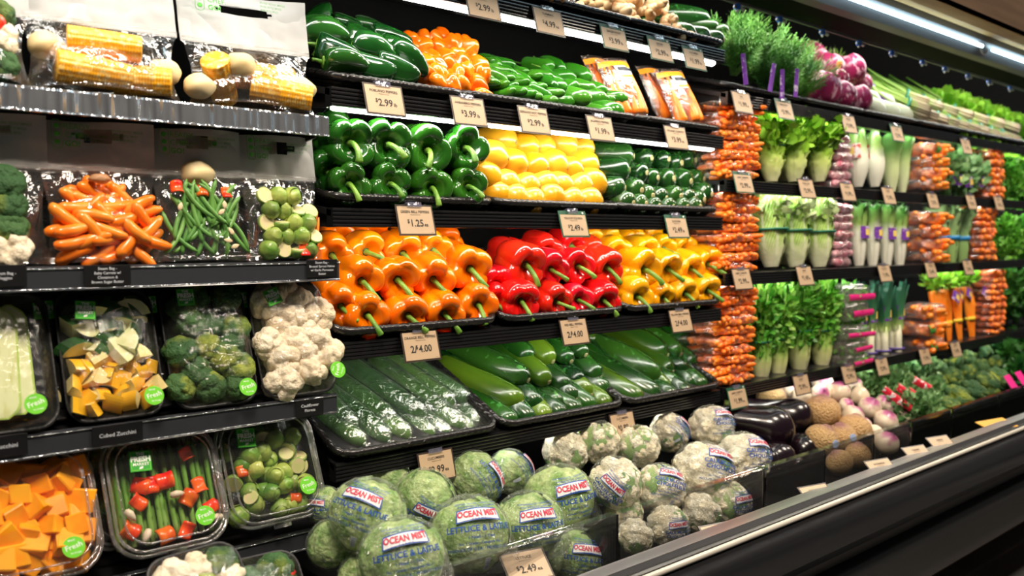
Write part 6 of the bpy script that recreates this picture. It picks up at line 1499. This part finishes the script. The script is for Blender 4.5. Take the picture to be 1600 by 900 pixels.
for i, (px, py, Y, k, d) in enumerate(((1574, 280, .06, 0, 'second right shelf, left'), (1594, 285, .06, 0, 'second right shelf, right'), (1572, 370, .06, 0, 'third right shelf, left'), (1594, 372, .07, 0, 'third right shelf, right'), (1568, 450, .06, 1, 'lowest right shelf, left'), (1589, 455, .07, 1, 'lowest right shelf, right'), (1606, 455, .07, 1, 'lowest right shelf, at the frame edge'), (1610, 370, .07, 0, 'third right shelf, at the frame edge'), (1612, 285, .07, 0, 'second right shelf, at the frame edge'))):
    leafy('parsley_bunch', (pb_, dg)[k][i % 2], px, py, Y, ('dark leafy greens' if k else 'curly parsley bunch')+' at the far end, '+d, 'greens', 'far herb bunches', sc=1.15)
# celery style sheaves with blue bands, third shelf
shv = [head('s', 12, .23, .018, .03, .07, .8, .01, DGL, s+15, .8, 0).mesh('greens_sheaf', P('sheaf_leaf', (.3, .5, .2), .42, ramp=[(0, (.30, .46, .16)), (.4, (.28, .46, .16)), (.7, (.30, .48, .22)), (1, (.20, .38, .14))], scale=12, rnd=.1)) for s in range(2)]
for i, px in enumerate((1470, 1486, 1503)):
    stand('greens_sheaf', shv[i % 2], px, 412, .05, f'sheaf of pale greens with a blue band, {nth(i, 3)}', 'greens', 'blue banded green sheaves', [('band', band(.034, .105, .016, BLB))], lean=3)
for i, px in enumerate((1478, 1496)):
    stand('greens_sheaf', shv[i % 2], px, 405, .16, f'sheaf of pale greens in the back row, {nth(i, 2)}', 'greens', 'blue banded green sheaves', lean=3)

# ================================================================== top right shelf
for i in range(6):
    basket('wicker_basket', .385, .30, .035, BM(1.25+.2+.395*i, ZR[0]+.004, 14, .012), 'black woven basket on the top right shelf, '+['leftmost, holding dill', 'second from the left, holding dill', 'holding radicchio', 'holding fennel bulbs', 'holding the nearest green onions', 'holding the farthest green onions'][i], 'woven baskets on the top right shelf')
fr = MB(); rs = random.Random(2)
def dill(seed):
    rs = random.Random(seed); mb = MB()
    for k in range(46):
        a = rs.uniform(-1.1, 1.1); b = rs.uniform(-.6, .8); d = Vector((math.sin(a)*.8, -.4*math.cos(b)-.1, math.cos(a)*.9+.1)).normalized(); L_ = rs.uniform(.09, .15)
        c0 = Vector((rs.uniform(-.01, .01), 0, 0)); side = d.orthogonal().normalized(); side.rotate(Matrix.Rotation(rs.uniform(0, 6.28), 3, d)); up_ = d.cross(side)
        mb.add(tube([c0, c0+d*L_*.5, c0+d*L_-Vector((0, 0, .02*rs.random()))], [.0012, .001, .0006], 4))
        for j in range(26):
            t = .25+.75*j/26; p = c0+d*L_*t-Vector((0, 0, .02*t*t)); ll = .028*(1.15-t*.75)
            s2 = (side*math.cos(j*2.4)+up_*math.sin(j*2.4)+d*.7).normalized(); w2 = d.cross(s2).normalized()*.0014
            mb.add(([tuple(p-w2), tuple(p+w2), tuple(p+s2*ll+w2*.3), tuple(p+s2*ll-w2*.3)], [(0, 1, 2, 3)]))
    return mb.mesh('dill_bunch', DIL)
dl = [dill(s) for s in range(3)]
dd = [(1128, 85, .16), (1150, 105, .10), (1172, 118, .09), (1195, 130, .08), (1218, 142, .07), (1240, 150, .07), (1140, 70, .22), (1168, 88, .18), (1192, 98, .18), (1216, 112, .16), (1240, 125, .15), (1255, 140, .12)]
for i, (px, py, Y) in enumerate(dd):
    leafy('dill_bunch', dl[i % 3], px-4, py+13, Y-.01, f'feathery dill bunch on the top right shelf, {nth(i % 6, 6)} in the {"front" if i < 6 else "back"} row', 'dill', 'dill bunches', sc=1.22, rz=R.uniform(-20, 20), rx=R.uniform(-10, 10))
for i, (px, py, a) in enumerate(((1163, 108, -12), (1206, 122, 14), (1222, 132, 0), (1244, 130, 5))):
    thing('paper_tag', MB().add(sheet(lambda u, v: ((u-.5)*.022, -.006*math.sin(PI*u), (v-.5)*.085), 5, 6)).mesh('paper_tag', PUR), T(*at(px, py, -.025)) @ RY(a), f'purple paper tag hanging in the dill, {nth(i, 4)}', 'tag', 'purple tags in the dill')
RDC = P('radicchio_leaf', (.32, .015, .08), .35, col2=(.78, .42, .50), scale=4, lo=.53, hi=.62, rnd=.12, bump=.5, bscale=8, coat=.3, detail=4, stretch=(1, 1, .25))
def radic(seed):
    v, f, uv = sph(40, 28, 1); o = []
    for p in v:
        q = Vector(p); o.append(tuple(q*(.9+.22*abs(noise.noise(q*1.6+Vector((seed*3, 0, 0))))+.02*math.sin(math.atan2(q.y, q.x)*9+q.z*3))))
    mb = MB().add((o, f, uv))
    for k in range(5):
        def fn(u, v_, k=k): a = k*1.3+(u-.5)*1.9; b = -.9+v_*1.7; r = 1.0+.06*v_+.03*math.sin(u*10); return (r*math.cos(a)*math.cos(b), r*math.sin(a)*math.cos(b), r*math.sin(b))
        mb.add(sheet(fn, 12, 10))
    return mb.mesh('radicchio', RDC)
rd_ = [radic(s) for s in range(3)]
for i, (px, py, rp, Y, d) in enumerate(((1268, 88, 20, .20, 'at the back left, against the dark wall'), (1294, 108, 22, .14, 'with an orange sticker'), (1328, 110, 21, .13, 'large and smooth, upper right'), (1281, 140, 26, .06, 'striped white, front left'), (1314, 150, 20, .05, 'front middle'), (1340, 155, 19, .06, 'front right, by the fennel'), (1305, 125, 17, .10, 'in the centre of the heap'), (1345, 132, 15, .12, 'small, behind the front right one'))):
    p = at(px, py, Y); r = size(rp*1.16, p); kids = [('sticker', MB().add(lathe([(0, .3), (.02, .3), (.021, .2)], 16), 0, T(-.3, -1.02, .1) @ RX(90)).mesh('sticker', P('orange_sticker', (.85, .38, .10), .4)))] if i == 1 else ()
    thing('radicchio', rd_[i % 3], T(*p) @ RZ(R.uniform(-40, 40)) @ RX(R.uniform(-60, 60)) @ S(r), 'purple radicchio head '+d, 'radicchio', 'radicchio heads', kids)
FNL = P('fennel_bulb', (.8, .84, .6), .35, ramp=[(0, (.80, .82, .62)), (.4, (.76, .82, .54)), (.6, (.42, .60, .16)), (1, (.20, .44, .05))], scale=8, rnd=.05, coat=.2)
def fennel(seed):
    mb = MB(); rs = random.Random(seed)
    g = lathe([(0, .012), (.01, .026), (.035, .036), (.065, .030), (.09, .02), (.10, .016)], 24, lambda th, t, z, q: (z, q*(1+.08*math.cos(2*th)+.03*math.cos(8*th+z*20)))); g = (g[0], g[1], [(0, .4*p[2]/.1) for p in g[0]]); mb.add(g)
    for k in range(6):
        a = k*1.05; g = tube([(.012*math.cos(a), .012*math.sin(a), .08), (.02*math.cos(a), .02*math.sin(a), .15), (.045*math.cos(a), .045*math.sin(a), .26+rs.uniform(-.02, .02))], [.011, .008, .006], 8); g = (g[0], g[1], [(0, .45+p[2]*1.8) for p in g[0]]); mb.add(g)
    tuft(60, .05, .05, .04, .04, seed, mb, .5, .15, .27)
    return mb.mesh('fennel', FNL)
fn_ = [fennel(s) for s in range(2)]
for i, (px, py, Y, d) in enumerate(((1381, 180, .03, 'left one in front'), (1402, 186, .03, 'middle one in front'), (1423, 191, .03, 'right one in front'), (1372, 168, .10, 'behind the left one'), (1396, 172, .10, 'behind the middle one'))):
    thing('fennel', fn_[i % 2], orient(at(px, py, Y), (-.45, .75, .65), i*30, 1.08), 'white fennel bulb with green stalks, '+d, 'fennel', 'fennel bulbs', [('paper_tag', tagm(.036, .12, .04))])
# sheaves of green onions and celery lying beyond the fennel
SHF = P('green_onion', (.3, .5, .08), .4, ramp=[(0, (.62, .46, .30)), (.12, (.66, .56, .34)), (.24, (.44, .60, .14)), (1, (.14, .42, .03))], scale=20, rnd=.12)
def sheaf(seed, L_=.34, r=.035, n=26):
    rs = random.Random(seed); mb = MB()
    for k in range(n):
        a = k*2.4; q = r*math.sqrt(k/n); x, y = q*math.cos(a), q*math.sin(a); w_ = rs.uniform(.85, 1.5)
        g = tube([(x*.8, y*.8, 0), (x*.8, y*.8, .012), (x*.7, y*.7, .10), (x*w_, y*w_, .22), (x*w_*1.6, y*w_*1.4, L_*rs.uniform(.85, 1.05))], [.003, .0065, .0052, .0055, .003], 7)
        mb.add((g[0], g[1], [(0, p[2]/L_) for p in g[0]]))
    return mb.mesh('onion_sheaf', SHF), band(r*1.02, .09, .008, P('teal_band', (.05, .35, .25), .4))
sf = [sheaf(s) for s in range(2)]
spots = [(1450, 178, .04), (1462, 188, .03), (1478, 194, .03), (1494, 199, .03), (1510, 204, .03), (1526, 208, .03), (1542, 212, .03), (1558, 216, .03), (1574, 220, .03), (1590, 224, .03), (1448, 165, .10), (1470, 172, .10), (1494, 180, .10), (1518, 186, .10), (1542, 193, .10), (1566, 199, .10), (1590, 205, .10)]
for i, (px, py, Y) in enumerate(spots):
    thing('onion_sheaf', sf[i % 2][0], orient(at(px, py, Y), (-.7+R.uniform(-.15, .15), .8, .42), i*40, 1.0), f'banded sheaf of green onions, roots outward, {nth(i, 10) if i < 10 else nth(i-10, 7)} in the {"front" if i < 10 else "upper"} row', 'onions', 'green onion sheaves', [('band', sf[i % 2][1])])
lt = [bunch(s+30, 200, .06, .05, .05, .035, GLF, .8, stems=False) for s in range(2)]
for i in range(9):
    leafy('leaf_lettuce_bunch', lt[i % 2], 1478+15*i, 166+5.2*i, .20, f'bright leafy bunch at the back of the top right shelf, {nth(i, 9)}', 'greens', 'leafy bunches on the top right shelf', sc=1.1)
    leafy('leaf_lettuce_bunch', lt[i % 2], 1500+13*i, 214+3.4*i, .03, f'bright leafy bunch below the onion roots, {nth(i, 9)}', 'greens', 'low leafy bunches on the top right shelf', sc=.42)

# ================================================================== far part of the deck
grn = [bunch(s+40, 320, .06, .05, .05, .028, KAL, .8, stems=False) for s in range(2)]
for i, (px, py, Y) in enumerate(((1345, 600, .05), (1362, 608, .02), (1372, 585, .10), (1395, 590, .05), (1420, 585, .06), (1445, 572, .08), (1400, 612, -.03), (1425, 625, -.10), (1445, 632, -.16), (1455, 612, -.08), (1424, 645, -.17), (1446, 650, -.2), (1410, 630, -.1))):
    leafy('collard_bunch', (kb+grn)[(i+2) % 4], px, py, Y, 'crinkled green bunch in the far deck bins, '+['leftmost, under the rail', 'second from the left, by the turnips', 'third, under the rail', 'fourth, under the rail', 'fifth, under the rail', 'sixth, under the rail', 'left of the red tags', 'below the red tags', 'right of the red tags', 'between red tags and broccoli', 'lowest, by the bin front, left', 'lowest, by the bin front, right', 'beside the last turnips'][i], 'greens', 'crinkled green bunches', sc=.85, rz=i*40)
RTG = P('red_tag', (.72, .02, .05), .35, col2=(.8, .75, .75), scale=60, lo=.56, hi=.6)
for i, (px, py, a) in enumerate(((1393, 617, 20), (1409, 628, 25), (1420, 622, 30), (1432, 618, 30), (1440, 600, 35), (1415, 612, 30))):
    thing('red_paper_tag', MB().add(sheet(lambda u, v: ((u-.5)*.028, -.010*math.sin(PI*u), (v-.5)*.07), 5, 4)).mesh('red_paper_tag', RTG), T(*at(px, py, -.15)) @ RY(-a-20) @ RX(-35), 'red and white paper tag on the greens, '+('leftmost and largest', 'second from the left, lower', 'middle one', 'right one, lower', 'highest, at the right', 'highest, at the left')[i], 'tag', 'red tags on the greens')
BCR2 = [floret(BRC, BRS, 'broccoli_crown', s+30, .062, .34, 18, 76, .62, 300) for s in range(3)]
bc = [(1452, 640, 21, -.20), (1478, 636, 22, -.20), (1500, 622, 21, -.20), (1522, 612, 20, -.20), (1544, 602, 20, -.20), (1563, 592, 18, -.2), (1466, 604, 17, -.06), (1490, 594, 18, -.06), (1512, 588, 17, -.05), (1534, 580, 17, -.05), (1553, 572, 15, -.04), (1470, 578, 14, .06), (1492, 570, 14, .06), (1514, 563, 14, .06), (1540, 556, 14, .06)]
for i, (px, py, rp, Y) in enumerate(bc):
    p = at(px, py, Y); r = size(rp, p)/.062; j = 0 if i < 6 else 1 if i < 11 else 2
    v = BCR2[i % 3]; thing('broccoli', v[0], T(*p) @ RX(R.uniform(15, 60) if j == 0 else R.uniform(60, 110)) @ RZ(i*50) @ S(r), f'broccoli crown, {nth(i-(0, 6, 11)[j], (6, 5, 4)[j])} in the {("front", "middle", "back")[j]} row', 'broccoli', 'broccoli crowns in the far bin', [('stalk', v[1])])
for i, (px, py) in enumerate(((1560, 545), (1580, 540), (1598, 548), (1575, 562), (1595, 568), (1612, 560), (1592, 590), (1612, 584))):
    leafy('spinach_bunch', dg[i % 2], px, py, (.06, .06, .06, -.05, -.05, -.05, -.15, -.15)[i], 'dark leafy bunch at the far right bin, '+('upper left', 'upper middle', 'upper right', 'middle left', 'middle right', 'at the frame edge, middle', 'lower left', 'at the frame edge, low')[i], 'greens', 'dark leafy bunches in the far bin', sc=.75)
for i, (px, py) in enumerate(((1580, 598), (1597, 592))):
    thing('pink_paper_tag', MB().add(sheet(lambda u, v: ((u-.5)*.06, -.010*math.sin(PI*u), (v-.5)*.06), 5, 4)).mesh('pink_paper_tag', P('pink_tag', (.82, .03, .28), .35)), T(*at(px, py, -.26)) @ RX(-35), 'bright pink tag on the far right greens, '+nth(i, 2), 'tag', 'pink tags')

# ================================================================== bagged carrots and the top shelf of the middle bay
def longc(seed):
    rs = random.Random(seed); b_ = rs.uniform(-.006, .006)
    return MB().add(lathe([(0, .001), (.004, .003), (.04, .0072), (.1, .0105), (.14, .0125), (.15, .011), (.152, .003)], 12, lambda th, t, z, q: (z, q*(1+.03*math.sin(z*400))), lambda x, y, z: (x+b_*math.sin(PI*z/.15), y, z))).mesh('carrot', CARO)
lc = [longc(s) for s in range(3)]
CBP = P('orange_bag_print', (1.0, .32, .02), .4); CBW = P('white_bag_print', (.8, .78, .74), .4); CBK = P('black_bag_print', (.02, .02, .03), .4)
def cbag(seed):
    w_, h_, d = .115, .17, .022
    def fn_s(sg):
        def fn(u, v):
            x = (u-.5)*2; b_ = math.sin(PI*min(1, (v*.9+.06)))**.6; nn = noise.noise(Vector((x*3+seed, v*9, sg)))
            return (x*w_/2*(1-.06*abs(v-.5)), sg*d*b_*(1-abs(x)**2.5)+nn*.004, v*h_)
        return fn
    mb = MB().add(sheet(fn_s(-1), 16, 20)).add(sheet(fn_s(1), 16, 20))
    f = fn_s(-1); pr = MB()
    def strip(u0, u1, v0, v1, m, off=.0015): pr.add(sheet(lambda u, v: (lambda p: (p[0], p[1]-off, p[2]))(f(u0+(u1-u0)*u, v0+(v1-v0)*v)), 8, 3), m)
    strip(.0, 1, .84, .93, 0); strip(.35, .98, .60, .83, 1); strip(.40, .95, .74, .80, 2, .003); strip(.4, .95, .62, .66, 0, .003)
    return mb.mesh('carrot_bag', CBF), pr.mesh('printed_band', [CBP, CBW, CBK])
cb_ = [cbag(s) for s in range(2)]
for i, (px, py, Y, rz, w_) in enumerate(((964, 181, .10, 10, 'leftmost, mostly hidden'), (990, 185, .045, -6, 'second from the left'), (1046, 191, .10, 8, 'third, mostly hidden'), (1078, 196, .045, -6, 'rightmost, printed in black'))):
    p = at(px, py, Y); M = T(*p) @ RZ(rz) @ RX(-22) @ RY(-8)
    thing('carrot_bag', cb_[i % 2][0], M, 'upright bag of long carrots, '+w_, 'bag', 'upright carrot bags', [('printed_band', cb_[i % 2][1])])
    for k in range(7):
        thing('carrot', lc[k % 3], M @ T(-.042+.014*k, -.006*(k % 2)-.004, .148) @ RX(180) @ RY(R.uniform(-5, 5)) @ S(1, 1, .93), f'long carrot {nth(k, 7)} inside the upright bag, '+w_.split(',')[0], 'carrot', 'long carrots in upright bags')
GIN = P('ginger_skin', (.62, .36, .16), .5, col2=(.78, .52, .28), scale=22, rnd=.1, bump=.5, bscale=90)
def ginger(seed):
    rs = random.Random(seed); mb = MB(); p = Vector((-.03, 0, 0))
    for k in range(8):
        v, f, uv = sph(12, 8, 1); s_ = rs.uniform(.010, .016); c = p+Vector((rs.uniform(-.004, .004), 0, 0))
        mb.add(([(x*s_*1.15+c.x, y*s_*.85+c.y, z*s_*(1+.05*math.sin(x*9))+c.z) for x, y, z in v], f, uv)); p = p+Vector((rs.uniform(.004, .014), rs.uniform(-.012, .012), rs.uniform(-.012, .012)))
    return mb.mesh('ginger_root', GIN)
gi = [ginger(s) for s in range(4)]
heap('ginger_root', gi, [(893, -6), (960, -16), (1010, -6), (1040, 16), (1062, 52), (1056, 58), (985, 42), (940, 24), (895, 8)], 22, 13, .14, .03, 'ginger', 'ginger roots in the basket', 'knobbly ginger root', (.5, -.5, .3), .8, 1.05, None, 9)
TUR2 = P('turmeric_skin', (.42, .18, .05), .6)
tm_ = MB().add(tube([(-.03, 0, 0), (-.01, .004, .002), (.012, -.002, 0), (.03, .003, 0)], [.003, .007, .0065, .003], 8)).mesh('turmeric_root', TUR2)
for i, (px, py) in enumerate(((762, -10), (790, -6), (812, 2), (838, 5), (860, 8), (876, 12))):
    thing('turmeric_root', tm_, T(*at(px, py, .04)) @ RZ(i*25), f'thin brown turmeric root in the top basket, {nth(i, 6)}', 'turmeric', 'turmeric roots')
tb = bagstack(77, .16, .12, .04, 10, TUR2, .008, 'roots', RBF, .05)
thing('root_bag', tb[0], T(*at(838, 5, .06)) @ RX(12), 'clear bag lying in the basket left of the ginger', 'bag', None, [('roots', tb[1])])
for i, (px, py, Y, axs) in enumerate(((1112, 43, .10, (.9, -.9, -.12)), (1098, 56, .05, (.8, -1, -.15)), (1120, 62, .04, (.35, -1, -.1)), (1098, 30, .12, (.9, -.9, -.1)), (1075, 52, .05, (.6, -1, -.2)), (1128, 50, .08, (.35, -1, -.1)))):
    v = VC[(0, 1, 3)[i % 3]]; thing('cucumber', v[0], orient(at(px, py, Y), axs, i*50, 1.05) @ T(0, 0, -.19), 'dark cucumber on the top middle shelf, '+('front one of the upper pair', 'front left, below', 'front right, below', 'back one of the upper pair', 'leftmost, beside the ginger', 'rightmost, beside the dill')[i], 'cucumber', 'cucumbers on the top shelf', kid_tip(v))
